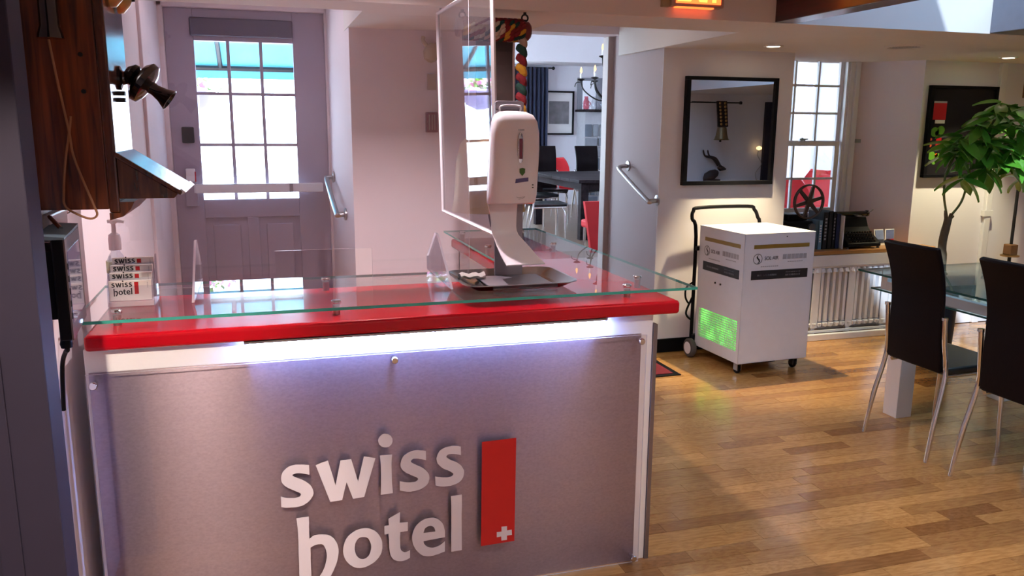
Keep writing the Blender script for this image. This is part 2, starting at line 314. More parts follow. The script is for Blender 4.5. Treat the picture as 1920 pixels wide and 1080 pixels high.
LETTERS = {"s1":[[[0.11,0.561],[0.106,0.562],[0.1,0.563],[0.093,0.565],[0.085,0.566],[0.076,0.567],[0.067,0.568],[0.059,0.567],[0.051,0.566],[0.044,0.563],[0.037,0.559],[0.031,0.554],[0.025,0.548],[0.022,0.542],[0.019,0.534],[0.018,0.527],[0.018,0.52],[0.019,0.514],[0.021,0.508],[0.025,0.502],[0.03,0.496],[0.036,0.491],[0.043,0.486],[0.051,0.481],[0.058,0.477],[0.064,0.473],[0.07,0.47],[0.074,0.467],[0.077,0.465],[0.079,0.462],[0.08,0.46],[0.079,0.457],[0.077,0.454],[0.074,0.452],[0.069,0.451],[0.063,0.45],[0.057,0.449],[0.05,0.45],[0.043,0.451],[0.036,0.452],[0.032,0.453],[0.027,0.455],[0.024,0.456],[0.02,0.458],[0.017,0.459],[0.014,0.461],[0.014,0.423],[0.018,0.422],[0.023,0.42],[0.03,0.418],[0.038,0.417],[0.047,0.417],[0.055,0.416],[0.063,0.416],[0.071,0.417],[0.079,0.418],[0.086,0.42],[0.093,0.424],[0.1,0.428],[0.106,0.433],[0.112,0.44],[0.116,0.446],[0.119,0.451],[0.121,0.457],[0.121,0.462],[0.12,0.469],[0.118,0.476],[0.115,0.483],[0.111,0.49],[0.106,0.495],[0.1,0.501],[0.094,0.506],[0.087,0.511],[0.08,0.515],[0.074,0.518],[0.068,0.521],[0.063,0.524],[0.059,0.527],[0.056,0.529],[0.055,0.531],[0.055,0.533],[0.057,0.535],[0.061,0.536],[0.066,0.537],[0.072,0.537],[0.079,0.536],[0.085,0.535],[0.091,0.533],[0.096,0.532],[0.102,0.53],[0.106,0.528],[0.11,0.527]]],"w":[[[0.132,0.558],[0.149,0.564],[0.173,0.57],[0.195,0.478],[0.214,0.566],[0.25,0.566],[0.271,0.482],[0.293,0.571],[0.332,0.56],[0.29,0.423],[0.252,0.421],[0.232,0.485],[0.215,0.421],[0.175,0.42]]],"i":[[[0.347,0.568],[0.39,0.567],[0.389,0.56],[0.388,0.548],[0.387,0.533],[0.387,0.512],[0.387,0.488],[0.387,0.466],[0.388,0.449],[0.389,0.434],[0.389,0.424],[0.347,0.423],[0.348,0.435],[0.349,0.452],[0.349,0.471],[0.35,0.492],[0.35,0.515],[0.35,0.535],[0.349,0.549],[0.348,0.56]]],"dot":[[[0.392,0.618],[0.392,0.614],[0.391,0.611],[0.39,0.608],[0.389,0.606],[0.387,0.603],[0.385,0.601],[0.382,0.599],[0.38,0.597],[0.377,0.596],[0.374,0.596],[0.37,0.595],[0.367,0.596],[0.364,0.596],[0.361,0.597],[0.358,0.598],[0.355,0.6],[0.352,0.602],[0.35,0.605],[0.348,0.607],[0.346,0.61],[0.345,0.613],[0.344,0.616],[0.343,0.62],[0.343,0.623],[0.343,0.626],[0.344,0.629],[0.345,0.632],[0.347,0.635],[0.349,0.637],[0.351,0.639],[0.353,0.641],[0.356,0.643],[0.359,0.644],[0.362,0.645],[0.365,0.645],[0.368,0.645],[0.371,0.644],[0.375,0.643],[0.378,0.642],[0.38,0.64],[0.383,0.638],[0.386,0.636],[0.388,0.633],[0.389,0.63],[0.391,0.627],[0.392,0.624],[0.392,0.621]]],"s2":[[[0.508,0.566],[0.504,0.567],[0.497,0.569],[0.49,0.57],[0.483,0.572],[0.475,0.573],[0.468,0.573],[0.459,0.571],[0.45,0.569],[0.442,0.566],[0.436,0.562],[0.43,0.558],[0.426,0.552],[0.422,0.545],[0.42,0.537],[0.418,0.53],[0.418,0.523],[0.419,0.516],[0.422,0.51],[0.426,0.504],[0.432,0.499],[0.438,0.493],[0.446,0.489],[0.453,0.484],[0.46,0.48],[0.467,0.476],[0.473,0.473],[0.477,0.469],[0.479,0.467],[0.479,0.465],[0.478,0.463],[0.476,0.46],[0.473,0.458],[0.468,0.456],[0.463,0.456],[0.456,0.456],[0.449,0.456],[0.442,0.457],[0.436,0.458],[0.429,0.46],[0.424,0.462],[0.418,0.464],[0.414,0.466],[0.414,0.431],[0.419,0.429],[0.425,0.427],[0.432,0.425],[0.438,0.423],[0.444,0.422],[0.451,0.421],[0.459,0.422],[0.468,0.422],[0.476,0.424],[0.484,0.425],[0.492,0.428],[0.499,0.431],[0.505,0.435],[0.511,0.441],[0.515,0.447],[0.517,0.454],[0.519,0.461],[0.519,0.469],[0.518,0.475],[0.516,0.481],[0.512,0.487],[0.507,0.494],[0.501,0.5],[0.494,0.506],[0.487,0.511],[0.479,0.515],[0.472,0.519],[0.466,0.523],[0.461,0.526],[0.457,0.529],[0.455,0.532],[0.454,0.534],[0.455,0.536],[0.456,0.538],[0.458,0.54],[0.461,0.542],[0.465,0.543],[0.47,0.542],[0.475,0.542],[0.481,0.541],[0.486,0.539],[0.492,0.538],[0.498,0.536],[0.504,0.534],[0.508,0.532]]],"s3":[[[0.633,0.569],[0.629,0.57],[0.624,0.572],[0.617,0.573],[0.61,0.574],[0.602,0.575],[0.594,0.574],[0.586,0.573],[0.579,0.572],[0.571,0.569],[0.564,0.566],[0.558,0.562],[0.553,0.556],[0.549,0.549],[0.547,0.541],[0.545,0.534],[0.546,0.527],[0.547,0.521],[0.549,0.515],[0.554,0.509],[0.559,0.503],[0.565,0.497],[0.572,0.492],[0.58,0.488],[0.588,0.484],[0.594,0.48],[0.599,0.476],[0.603,0.473],[0.605,0.471],[0.606,0.469],[0.605,0.467],[0.604,0.464],[0.601,0.462],[0.597,0.46],[0.591,0.459],[0.584,0.458],[0.576,0.459],[0.569,0.46],[0.562,0.461],[0.556,0.463],[0.55,0.464],[0.544,0.466],[0.54,0.468],[0.541,0.433],[0.545,0.432],[0.552,0.429],[0.559,0.427],[0.565,0.426],[0.571,0.425],[0.579,0.425],[0.587,0.425],[0.596,0.425],[0.604,0.427],[0.613,0.429],[0.621,0.432],[0.628,0.436],[0.633,0.44],[0.637,0.445],[0.641,0.451],[0.643,0.458],[0.644,0.465],[0.645,0.473],[0.644,0.479],[0.641,0.485],[0.638,0.491],[0.634,0.497],[0.628,0.503],[0.622,0.508],[0.615,0.513],[0.607,0.517],[0.599,0.521],[0.593,0.525],[0.588,0.529],[0.584,0.532],[0.582,0.534],[0.581,0.536],[0.581,0.538],[0.582,0.54],[0.584,0.542],[0.587,0.544],[0.591,0.545],[0.597,0.545],[0.602,0.545],[0.607,0.544],[0.612,0.543],[0.617,0.542],[0.623,0.54],[0.629,0.538],[0.634,0.536]]],"h":[[[0.061,0.375],[0.102,0.376],[0.102,0.368],[0.102,0.355],[0.101,0.341],[0.101,0.324],[0.101,0.306],[0.101,0.294],[0.105,0.297],[0.11,0.301],[0.117,0.304],[0.125,0.305],[0.134,0.305],[0.143,0.304],[0.152,0.302],[0.161,0.3],[0.169,0.296],[0.176,0.29],[0.182,0.284],[0.187,0.275],[0.192,0.265],[0.195,0.253],[0.197,0.241],[0.197,0.23],[0.195,0.218],[0.193,0.206],[0.19,0.194],[0.186,0.183],[0.181,0.172],[0.177,0.162],[0.172,0.153],[0.167,0.144],[0.159,0.135],[0.15,0.125],[0.144,0.118],[0.121,0.14],[0.126,0.145],[0.132,0.153],[0.138,0.161],[0.142,0.169],[0.146,0.177],[0.149,0.186],[0.152,0.196],[0.154,0.205],[0.156,0.215],[0.157,0.224],[0.156,0.233],[0.155,0.242],[0.153,0.25],[0.15,0.258],[0.147,0.264],[0.143,0.267],[0.139,0.269],[0.134,0.269],[0.129,0.27],[0.123,0.269],[0.118,0.268],[0.112,0.266],[0.107,0.263],[0.103,0.261],[0.103,0.252],[0.103,0.238],[0.102,0.223],[0.102,0.21],[0.102,0.195],[0.102,0.179],[0.102,0.158],[0.103,0.135],[0.103,0.119],[0.062,0.119],[0.062,0.14],[0.062,0.171],[0.063,0.2],[0.063,0.226],[0.063,0.251],[0.064,0.274],[0.064,0.295],[0.064,0.314],[0.064,0.332],[0.063,0.349],[0.062,0.364]]],"o":[[[0.296,0.305],[0.305,0.302],[0.315,0.297],[0.324,0.291],[0.331,0.283],[0.337,0.274],[0.342,0.264],[0.346,0.254],[0.348,0.243],[0.348,0.233],[0.348,0.223],[0.346,0.213],[0.344,0.204],[0.339,0.195],[0.333,0.186],[0.326,0.179],[0.318,0.172],[0.308,0.167],[0.298,0.162],[0.288,0.159],[0.278,0.158],[0.268,0.158],[0.258,0.16],[0.249,0.164],[0.241,0.17],[0.233,0.177],[0.226,0.186],[0.22,0.196],[0.216,0.207],[0.213,0.219],[0.212,0.23],[0.213,0.241],[0.215,0.252],[0.218,0.262],[0.222,0.271],[0.227,0.279],[0.233,0.286],[0.241,0.293],[0.25,0.298],[0.258,0.302],[0.265,0.304],[0.271,0.305],[0.277,0.306],[0.283,0.306],[0.29,0.306]],[[0.282,0.274],[0.287,0.273],[0.293,0.271],[0.298,0.268],[0.302,0.262],[0.305,0.255],[0.307,0.248],[0.309,0.241],[0.309,0.234],[0.309,0.227],[0.307,0.219],[0.305,0.211],[0.302,0.204],[0.298,0.198],[0.293,0.194],[0.288,0.191],[0.283,0.19],[0.279,0.19],[0.274,0.191],[0.269,0.193],[0.265,0.197],[0.261,0.201],[0.257,0.208],[0.255,0.216],[0.253,0.224],[0.252,0.231],[0.252,0.238],[0.253,0.245],[0.254,0.252],[0.257,0.259],[0.26,0.264],[0.263,0.268],[0.266,0.271],[0.27,0.273],[0.273,0.274],[0.277,0.274]]],"t":[[[0.413,0.349],[0.411,0.309],[0.44,0.308],[0.439,0.274],[0.412,0.273],[0.412,0.266],[0.411,0.256],[0.411,0.246],[0.411,0.235],[0.411,0.225],[0.411,0.216],[0.412,0.209],[0.414,0.204],[0.416,0.2],[0.42,0.197],[0.424,0.194],[0.429,0.193],[0.435,0.194],[0.442,0.196],[0.446,0.198],[0.445,0.169],[0.44,0.167],[0.434,0.164],[0.427,0.162],[0.42,0.161],[0.413,0.161],[0.407,0.162],[0.4,0.164],[0.394,0.167],[0.388,0.171],[0.383,0.177],[0.379,0.183],[0.376,0.191],[0.374,0.201],[0.373,0.212],[0.372,0.222],[0.372,0.23],[0.372,0.238],[0.372,0.246],[0.372,0.256],[0.371,0.266],[0.371,0.273],[0.357,0.272],[0.357,0.305],[0.373,0.305],[0.372,0.33]]],"e":[[[0.573,0.23],[0.573,0.236],[0.573,0.245],[0.573,0.255],[0.571,0.264],[0.569,0.274],[0.565,0.284],[0.56,0.291],[0.554,0.298],[0.547,0.304],[0.54,0.308],[0.532,0.311],[0.524,0.312],[0.514,0.312],[0.503,0.311],[0.493,0.307],[0.484,0.302],[0.475,0.295],[0.467,0.287],[0.462,0.278],[0.458,0.268],[0.455,0.258],[0.454,0.249],[0.454,0.24],[0.455,0.231],[0.457,0.22],[0.461,0.209],[0.466,0.199],[0.472,0.19],[0.479,0.182],[0.486,0.175],[0.493,0.17],[0.501,0.167],[0.509,0.165],[0.518,0.164],[0.528,0.164],[0.538,0.166],[0.55,0.168],[0.563,0.172],[0.572,0.174],[0.573,0.214],[0.568,0.21],[0.561,0.205],[0.554,0.201],[0.546,0.198],[0.538,0.196],[0.53,0.195],[0.523,0.196],[0.516,0.198],[0.51,0.201],[0.505,0.205],[0.501,0.209],[0.498,0.213],[0.496,0.218],[0.495,0.223],[0.495,0.226]],[[0.495,0.257],[0.496,0.262],[0.498,0.268],[0.5,0.274],[0.504,0.277],[0.509,0.28],[0.513,0.281],[0.518,0.282],[0.522,0.282],[0.526,0.28],[0.53,0.277],[0.534,0.273],[0.536,0.268],[0.537,0.264],[0.538,0.26],[0.538,0.257]]],"l":[[[0.596,0.385],[0.636,0.386],[0.636,0.367],[0.636,0.34],[0.635,0.312],[0.635,0.284],[0.635,0.255],[0.635,0.229],[0.635,0.205],[0.635,0.184],[0.635,0.17],[0.596,0.169],[0.596,0.195],[0.596,0.231],[0.597,0.262],[0.597,0.283],[0.597,0.3],[0.597,0.317],[0.597,0.342],[0.597,0.367]]],"flag":[[[0.711,0.577],[0.839,0.579],[0.835,0.176],[0.707,0.174]]],"cross":[[[0.785,0.24],[0.806,0.239],[0.806,0.222],[0.824,0.223],[0.825,0.202],[0.806,0.202],[0.806,0.185],[0.785,0.185],[0.784,0.202],[0.767,0.201],[0.767,0.221],[0.785,0.221]]]}# ================================================================ the setting
fl = struct('floor', box(-1.6, 9.1, -1.6, 6.2, -0.08, -0.012), M['plank'])
# oak planks, laid along X; the ones that show largest are parts, the rest one piece of stuff
PW = 0.082
planks = []
rng = random.Random(3)
row = 0; y = -1.4
while y < 5.5:
    x = -1.5 - rng.random()*0.5
    while x < 8.9:
        ln = rng.choice((0.30, 0.38, 0.46, 0.55, 0.66, 0.8))
        planks.append((x, x+ln, y, y+PW)); x += ln
    y += PW
def shown(p):
    cx = (p[0]+p[1])/2; cy = (p[2]+p[3])/2
    c = Vector((cx, cy, -1.68)); z = c.dot(_f)
    if z < .5: return 0
    u = 960+1532*c.dot(_r)/z; v = 540+1532*c.dot(_d)/z
    vis = u > 1150 and u < 2050 and v < 1130 and cx > 1.3
    return (1/z**2 if vis else 0)
planks.sort(key=shown, reverse=True)
pme = box(0, 1, 0.0008, PW-0.0008, -0.012, 0).build('plank', M['plank'], fl)
for i, p in enumerate(planks[:300]):
    o = pme if i == 0 else pme.copy()
    if i: COL.objects.link(o); o.parent = fl
    o.location = (p[0]+0.0006, p[2], -(i % 3)*0.0003); o.scale = (p[1]-p[0]-0.0012, 1, 1)
mb = MB()
for p in planks[300:]: mb.box(p[0]+.0006, p[1]-.0006, p[2]+.0008, p[3]-.0008, -0.012, 0)
o = mb.build('plank_field', M['plank'], fl); o['kind'] = 'stuff'

struct('wall_left', box(-0.78, -0.60, 2.05, 6.5, 0, 3.0), M['wall'])
struct('wall_near_left', box(-1.7, -0.78, 1.95, 2.1, 0, 2.8), M['dark'])
# dark grey door jamb that stands in front of the wall
j = MB(); j.box(-1.25, -0.472, 1.95, 2.06, 0, 2.75)
j.box(-0.60, -0.555, 1.944, 1.95, 0, 2.75)
jo = struct('trim_1', j, M['dark'], 0.004)
box(-0.70, -0.693, 1.948, 1.9505, 0, 2.7).build('groove', M['black'], jo)
# entrance wall: header and side pieces round the door
e = MB(); e.box(-0.78, 0.56, 6.2, 6.42, 2.47, 3.0); e.box(-0.78, -0.585, 6.2, 6.42, 0, 2.47); e.box(0.49, 0.56, 6.2, 6.42, 0, 2.47)
struct('wall_entrance', e, M['wall'])
# centre block between the two alcoves (its left face is the door reveal)
c = MB().prism([(0.535, 5.0), (1.545, 5.0), (1.56, 6.42), (0.492, 6.42)], 'z', 0, 2.9)
struct('wall_centre', c, M['wall'])
struct('floor_landing', box(-0.62, 0.60, 5.3, 6.3, 0, 0.30), M['plank'])
struct('floor_landing_dining', box(1.5, 2.76, 5.75, 6.3, 0, 0.30), M['plank'])
# dining doorway header, jambs, and the pier that carries the big mirror
struct('wall_header', box(1.5, 2.83, 6.2, 6.42, 2.405, 3.0), M['wall'])
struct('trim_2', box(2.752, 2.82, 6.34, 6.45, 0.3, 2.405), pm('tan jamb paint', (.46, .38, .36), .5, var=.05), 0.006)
p = MB().prism([(2.79, 5.44), (3.875, 5.44), (3.875, 6.20), (2.80, 6.42)], 'z', 0, 2.9)
struct('wall_mirror', p, M['wall_white'])
struct('wall_alcove', MB().prism([(2.7895, 5.446), (2.7985, 6.335), (2.81, 6.335), (2.80, 5.446)], 'z', 0.0, 2.78), pm('shaded wall paint', (.47, .385, .385), .75, var=.03, scale=3))  # thin sheet in a darker tone; the alcove wall's shade is painted in
struct('baseboard_mirror', box(2.785, 3.87, 5.425, 5.441, 0, 0.105), M['black'], 0.003)
# window recess
rw = MB(); rw.box(3.8, 6.7, 6.0, 6.2, 0, 0.97); rw.box(3.8, 6.7, 6.0, 6.2, 2.31, 2.9); rw.box(4.885, 6.7, 6.0, 6.2, 0.97, 2.31); rw.box(3.8, 3.92, 6.0, 6.2, 0.97, 2.31)
struct('wall_window', rw, M['wall'])
struct('wall_reveal', MB().prism([(4.90, 6.0), (5.2345, 5.602), (5.2345, 6.0)], 'z', 0, 2.3), M['wall'])
struct('wall_screen', box(5.235, 9.1, 5.60, 5.99, 0, 2.9), M['wall_white'])
struct('wall_sill', box(3.875, 5.24, 5.62, 6.0, 0, 0.70), M['wall_white'])
struct('wall_right', box(9.0, 9.2, -1.6, 5.7, 0, 3.6), M['wall_white'])
struct('wall_rear', box(-1.7, 9.2, -1.5, -1.3, 0, 3.6), M['wall_white'])
struct('wall_far_left', box(-1.8, -1.6, -1.5, 2.1, 0, 2.9), M['wall'])
sill = struct('trim_3', box(3.875, 5.40, 5.46, 5.99, 0.690, 0.722), M['sillwood'], 0.005)
struct('baseboard_window', box(3.872, 5.26, 5.40, 5.44, 0, 0.05), M['white'], 0.004)

# low soffit with the two ceiling recesses, raised ceilings over them
so_ = MB()
so_.box(-0.8, 9.2, 3.975, 4.27, 2.24, 3.6)
struct('ceiling_soffit', so_, M['ceil'])
s2 = MB(); s2.box(0.527, 1.559, 4.27, 5.2, 2.24, 2.9); s2.box(1.559, 2.757, 4.27, 4.43, 2.24, 2.9); s2.box(2.757, 9.2, 4.27, 6.15, 2.24, 2.9)
struct('ceiling_low', s2, M['ceil'])
struct('ceiling_recess', box(-0.8, 2.9, 4.2, 6.5, 2.78, 2.95), M['ceil'])
struct('ceiling', box(-1.8, 2.70, -1.6, 3.98, 2.66, 2.8), M['ceil'])
struct('ceiling_right', MB().box(2.70, 9.2, -1.6, 1.2, 3.5, 3.62).box(5.9, 9.2, 1.2, 3.98, 3.5, 3.62).box(2.70, 3.1, 1.2, 3.98, 3.5, 3.62), M['white'])
struct('ceiling_low_right', box(6.3, 9.2, -1.3, 3.974, 2.24, 3.5), M['white'])
struct('wall_well', box(2.62, 2.70, -1.6, 3.98, 2.8, 3.6), M['white'])
bm1 = tag(box(2.69, 2.825, -1.3, 3.975, 2.242, 2.66).build('ceiling_beam', M['beamwood'], None, bevel=0.004), 'dark red-brown wooden beam along the edge of the bright skylight well', 'beam')
b2 = MB(); b2.box(4.155, 4.60, -1.3, 3.975, 2.242, 2.44)
bm2 = tag(b2.build('ceiling_beam', pm('grey beam paint', (0.16, 0.17, 0.22), 0.4, var=0.1), None, bevel=0.004), 'wide grey beam crossing the bright skylight well', 'beam')
# skylight
sk = struct('window_1', MB().box(3.1, 3.14, 1.2, 3.98, 3.5, 3.56).box(5.86, 5.9, 1.2, 3.98, 3.5, 3.56).box(3.1, 5.9, 1.2, 1.24, 3.5, 3.56).box(3.1, 5.9, 3.94, 3.98, 3.5, 3.56).box(4.48, 4.52, 1.2, 3.98, 3.5, 3.56), M['white'])
for k in range(2): box(3.14+1.38*k, 4.48+1.38*k, 1.24, 3.94, 3.52, 3.53).build('pane', glassy('dimming skylight glass', (.37, .42, .47)), sk)  # pane tint added to dim the daylight from the skylight

# ---------------------------------------------------------------- entrance door
D = struct('door_1', MB().box(-0.568, -0.385, 6.17, 6.215, 0.30, 2.455).box(0.268, 0.486, 6.17, 6.215, 0.30, 2.455).box(-0.385, 0.268, 6.17, 6.215, 2.245, 2.455)
           .box(-0.385, 0.268, 6.17, 6.215, 1.03, 1.160).box(-0.385, 0.268, 6.17, 6.215, 0.30, 0.42).box(-0.10, -0.02, 6.17, 6.215, 0.42, 1.03), M['doorpaint'], 0.004)
for x0, x1 in ((-0.385, -0.10), (-0.02, 0.268)):
    box(x0, x1, 6.19, 6.21, 0.42, 1.03).build('panel', M['doorpaint'], D)
    box(x0+.05, x1-.05, 6.178, 6.192, 0.47, 0.98).build('panel', M['doorpaint'], D, bevel=0.008)
xs = (-0.385, -0.167, 0.050, 0.268); zs = (1.160, 1.543, 1.893, 2.245)
for i in (1, 2): box(xs[i]-.011, xs[i]+.011, 6.175, 6.21, 1.160, 2.245).build('muntin', M['doorpaint'], D)
for k in (1, 2): box(-0.385, 0.268, 6.176, 6.209, zs[k]-.010, zs[k]+.010).build('muntin', M['doorpaint'], D)
for i in range(3):
    for k in range(3): box(xs[i]+.011, xs[i+1]-.011, 6.19, 6.194, zs[k]+.01, zs[k+1]-.01).build('pane', M['glass'], D)
box(-0.405, 0.27, 6.13, 6.17, 2.275, 2.395).build('blind', pm('grey rolled blind', (0.09, 0.08, 0.13), 0.6, var=0.2, stretch=(1, 1, 30)), D, bevel=0.01)
bar = MB().box(-0.43, 0.435, 6.075, 6.115, 1.212, 1.275).build('push_bar', M['white_metal'], D, bevel=0.006)
box(0.20, 0.225, 6.068, 6.078, 1.215, 1.272).build('clip', M['greyplate'], bar)
for x in (-0.42, 0.40): box(x-.02, x+.02, 6.11, 6.172, 1.215, 1.27).build('bracket', M['white_metal'], bar)
box(-0.50, -0.42, 6.145, 6.17, 1.555, 1.665).build('keypad', M['black'], D, bevel=0.008)
lk = box(-0.49, -0.43, 6.13, 6.17, 1.29, 1.38).build('lock_box', M['white_plastic'], D, bevel=0.006)
box(-0.50, -0.42, 6.13, 6.17, 1.12, 1.29).build('lock_box', M['doorpaint'], D, bevel=0.006)
box(-0.432, -0.424, 6.128, 6.132, 1.29, 1.36).build('label_strip', M['red_fabric'], lk)
struct('trim_4', MB().box(0.486, 0.535, 6.12, 6.2, 0.3, 2.50).box(-0.625, -0.568, 6.12, 6.2, 0.3, 2.50).box(-0.625, 0.535, 6.12, 6.2, 2.455, 2.53), M['wall'], 0.006)
struct('trim_5', MB().box(-0.602, -0.582, 5.05, 5.20, 0.3, 2.4), M['wall'], 0.005)

# ---------------------------------------------------------------- window over the sill
W = struct('window_2', MB().box(3.90, 3.99, 5.99, 6.05, 0.97, 2.31).box(4.795, 4.90, 5.985, 6.05, 0.97, 2.33), M['white'])
def sash(y0, z0, z1, xr):
    f = MB().box(3.98, 4.03, y0, y0+.03, z0, z1).box(xr, xr+.045, y0, y0+.03, z0, z1).box(3.98, xr, y0, y0+.03, z0, z0+.04).box(3.98, xr, y0, y0+.03, z1-.04, z1).build('sash', M['white'], W, bevel=0.003)
    n = 3; zz = [z0+.04+(z1-z0-.08)*k/n for k in range(n+1)] if z1 > 2 else [z0+.04, z0+.29, z1-.04]
    for x in (4.20, 4.325, 4.558): box(x-.009, x+.009, y0+.004, y0+.026, z0+.03, z1-.03).build('muntin', M['white'], f)
    for z in zz[1:-1]: box(4.02, xr, y0+.005, y0+.025, z-.009, z+.009).build('muntin', M['white'], f)
    cols = [4.03, 4.20, 4.325, 4.558, xr] if z1 <= 2 else [4.03, 4.20, 4.325, 4.558, xr]
    for i in range(len(cols)-1):
        for k in range(len(zz)-1): box(cols[i]+.009, cols[i+1]-.009, y0+.013, y0+.016, zz[k]+.009, zz[k+1]-.009).build('pane', M['glass'], f)
sash(6.035, 1.545, 2.31, 4.765); sash(5.995, 0.975, 1.580, 4.735)
lo = MB().lathe([(0.03, 0), (0.03, .012), (0.012, .016), (0.012, .03)], (4.40, 6.0, 1.58), (0, 0, 1), 12).box(4.37, 4.45, 5.985, 6.0, 1.592, 1.602).build('latch', M['steel'], W)
struct('trim_6', MB().box(4.86, 4.905, 5.955, 6.0, 0.73, 2.24).box(4.815, 4.86, 5.972, 6.0, 0.73, 2.24), M['white'], 0.005)
box(4.90, 4.95, 5.94, 5.965, 1.57, 1.60).build('catch', M['steel'], None)['kind'] = 'structure'

# ---------------------------------------------------------------- dining room behind the doorway
struct('floor_dining', MB().box(1.4, 6.4, 6.2, 14.2, 0.2, 0.30).box(6.4, 8.4, 6.2, 9.1, 0.2, 0.30), pm('dining floor boards', (0.20, 0.13, 0.09), 0.4, var=0.3, scale=6, stretch=(1, 8, 1)))
struct('wall_dining_back', MB().box(1.4, 3.0, 14.0, 14.2, 0.3, 3.6).box(3.0, 4.4, 14.0, 14.2, 0.3, 1.1).box(3.0, 4.4, 14.0, 14.2, 2.55, 3.6).box(4.4, 6.4, 14.0, 14.2, 0.3, 3.6), M['wall_white'])
struct('wall_dining_right', box(6.2, 6.4, 9.0, 14.1, 0.3, 3.6), M['wall_white'])
struct('wall_dining_annex', MB().box(6.2, 6.35, 9.0, 9.2, 0.3, 3.6).box(6.35, 6.80, 9.0, 9.2, 0.3, 0.9).box(6.35, 6.80, 9.0, 9.2, 2.6, 3.6).box(6.80, 8.5, 9.0, 9.2, 0.3, 3.6), M['wall_white'])
struct('wall_dining_side', MB().box(8.3, 8.5, 6.1, 6.7, 0.3, 3.6).box(8.3, 8.5, 8.6, 9.2, 0.3, 3.6).box(8.3, 8.5, 6.7, 8.6, 0.3, 1.0).box(8.3, 8.5, 6.7, 8.6, 2.8, 3.6), M['wall_white'])
f = struct('window_added_3', MB().box(8.42, 8.46, 6.7, 6.75, 1.0, 2.8).box(8.42, 8.46, 8.55, 8.6, 1.0, 2.8).box(8.42, 8.46, 6.7, 8.6, 1.0, 1.05).box(8.42, 8.46, 6.7, 8.6, 2.75, 2.8).box(8.42, 8.46, 7.63, 7.67, 1.0, 2.8), M['white'])  # unseen window added to light the annex wall
for a_, b_ in ((6.75, 7.63), (7.67, 8.55)): box(8.435, 8.44, a_, b_, 1.05, 2.75).build('pane', M['glass'], f)
struct('wall_dining_left', MB().box(1.45, 1.6, 6.42, 7.2, 0.3, 3.6).box(1.45, 1.6, 7.2, 9.6, 0.3, 1.0).box(1.45, 1.6, 7.2, 9.6, 2.7, 3.6).box(1.45, 1.6, 9.6, 10.4, 0.3, 3.6)
       .box(1.45, 1.6, 10.4, 12.8, 0.3, 1.0).box(1.45, 1.6, 10.4, 12.8, 2.7, 3.6).box(1.45, 1.6, 12.8, 14.0, 0.3, 3.6), M['wall_white'])
struct('wall_dining_front', MB().box(2.7, 3.9, 6.2, 6.42, 2.9, 3.6).box(1.4, 2.8, 6.2, 6.42, 2.9, 3.6).box(3.8, 8.4, 6.0, 6.2, 2.3, 3.6).box(6.6, 8.5, 5.9, 6.2, 0.3, 2.4), M['wall_white'])
struct('ceiling_dining', MB().box(1.4, 6.4, 6.2, 14.2, 3.45, 3.6).box(6.4, 8.5, 6.2, 9.2, 3.45, 3.6), M['wall_white'])
struct('ceiling_dining_beam', box(1.6, 5.80, 13.2, 14.0, 2.75, 3.45), M['wall_white'])
for nm, args in (('window_added_1', (1.5, 1.54, 7.2, 9.6, 1.0, 2.7)), ('window_added_2', (1.5, 1.54, 10.4, 12.8, 1.0, 2.7))):  # unseen side windows, added to bring daylight into the dining room
    x0, x1, y0, y1, z0, z1 = args
    f = MB().box(x0, x1, y0, y0+.05, z0, z1).box(x0, x1, y1-.05, y1, z0, z1).box(x0, x1, y0, y1, z0, z0+.05).box(x0, x1, y0, y1, z1-.05, z1).box(x0, x1, (y0+y1)/2-.02, (y0+y1)/2+.02, z0, z1)
    f = struct(nm, f, M['white'])
    box(x0+.015, x0+.02, y0+.05, (y0+y1)/2-.02, z0+.05, z1-.05).build('pane', M['glass'], f); box(x0+.015, x0+.02, (y0+y1)/2+.02, y1-.05, z0+.05, z1-.05).build('pane', M['glass'], f)
f = struct('window_5', MB().box(3.0, 3.05, 14.05, 14.1, 1.1, 2.55).box(4.35, 4.4, 14.05, 14.1, 1.1, 2.55).box(3.68, 3.72, 14.05, 14.1, 1.1, 2.55).box(3.0, 4.4, 14.05, 14.1, 1.1, 1.15).box(3.0, 4.4, 14.05, 14.1, 2.5, 2.55).box(3.0, 4.4, 14.05, 14.1, 1.8, 1.84), M['white'])
for x0, x1 in ((3.05, 3.68), (3.72, 4.35)):
    for z0, z1 in ((1.15, 1.8), (1.84, 2.5)): box(x0, x1, 14.07, 14.075, z0, z1).build('pane', M['glass'], f)
f = struct('window_6', MB().box(6.35, 6.39, 9.05, 9.1, 0.9, 2.6).box(6.76, 6.80, 9.05, 9.1, 0.9, 2.6).box(6.35, 6.80, 9.05, 9.1, 0.9, 0.95).box(6.35, 6.80, 9.05, 9.1, 2.55, 2.6), M['white'])
box(6.39, 6.76, 9.07, 9.075, 0.95, 2.55).build('pane', M['glass'], f)
rows = [[(6.33+0.03*j, 8.96+0.022*math.sin(j*1.6), z) for j in range(16)] for z in (0.75, 1.7, 2.7)]
sc = thing('sheer_curtain', 'white sheer curtain glowing in the dining room window behind red chairs', 'curtain', (6.5, 8.96, 0.75))
MB().sheet(rows, 0.004).build('cloth', M['sheer'], sc, smooth=True); MB().cyl((6.28, 8.96, 2.71), (6.85, 8.96, 2.71), 0.012).build('rod', M['white_metal'], sc)

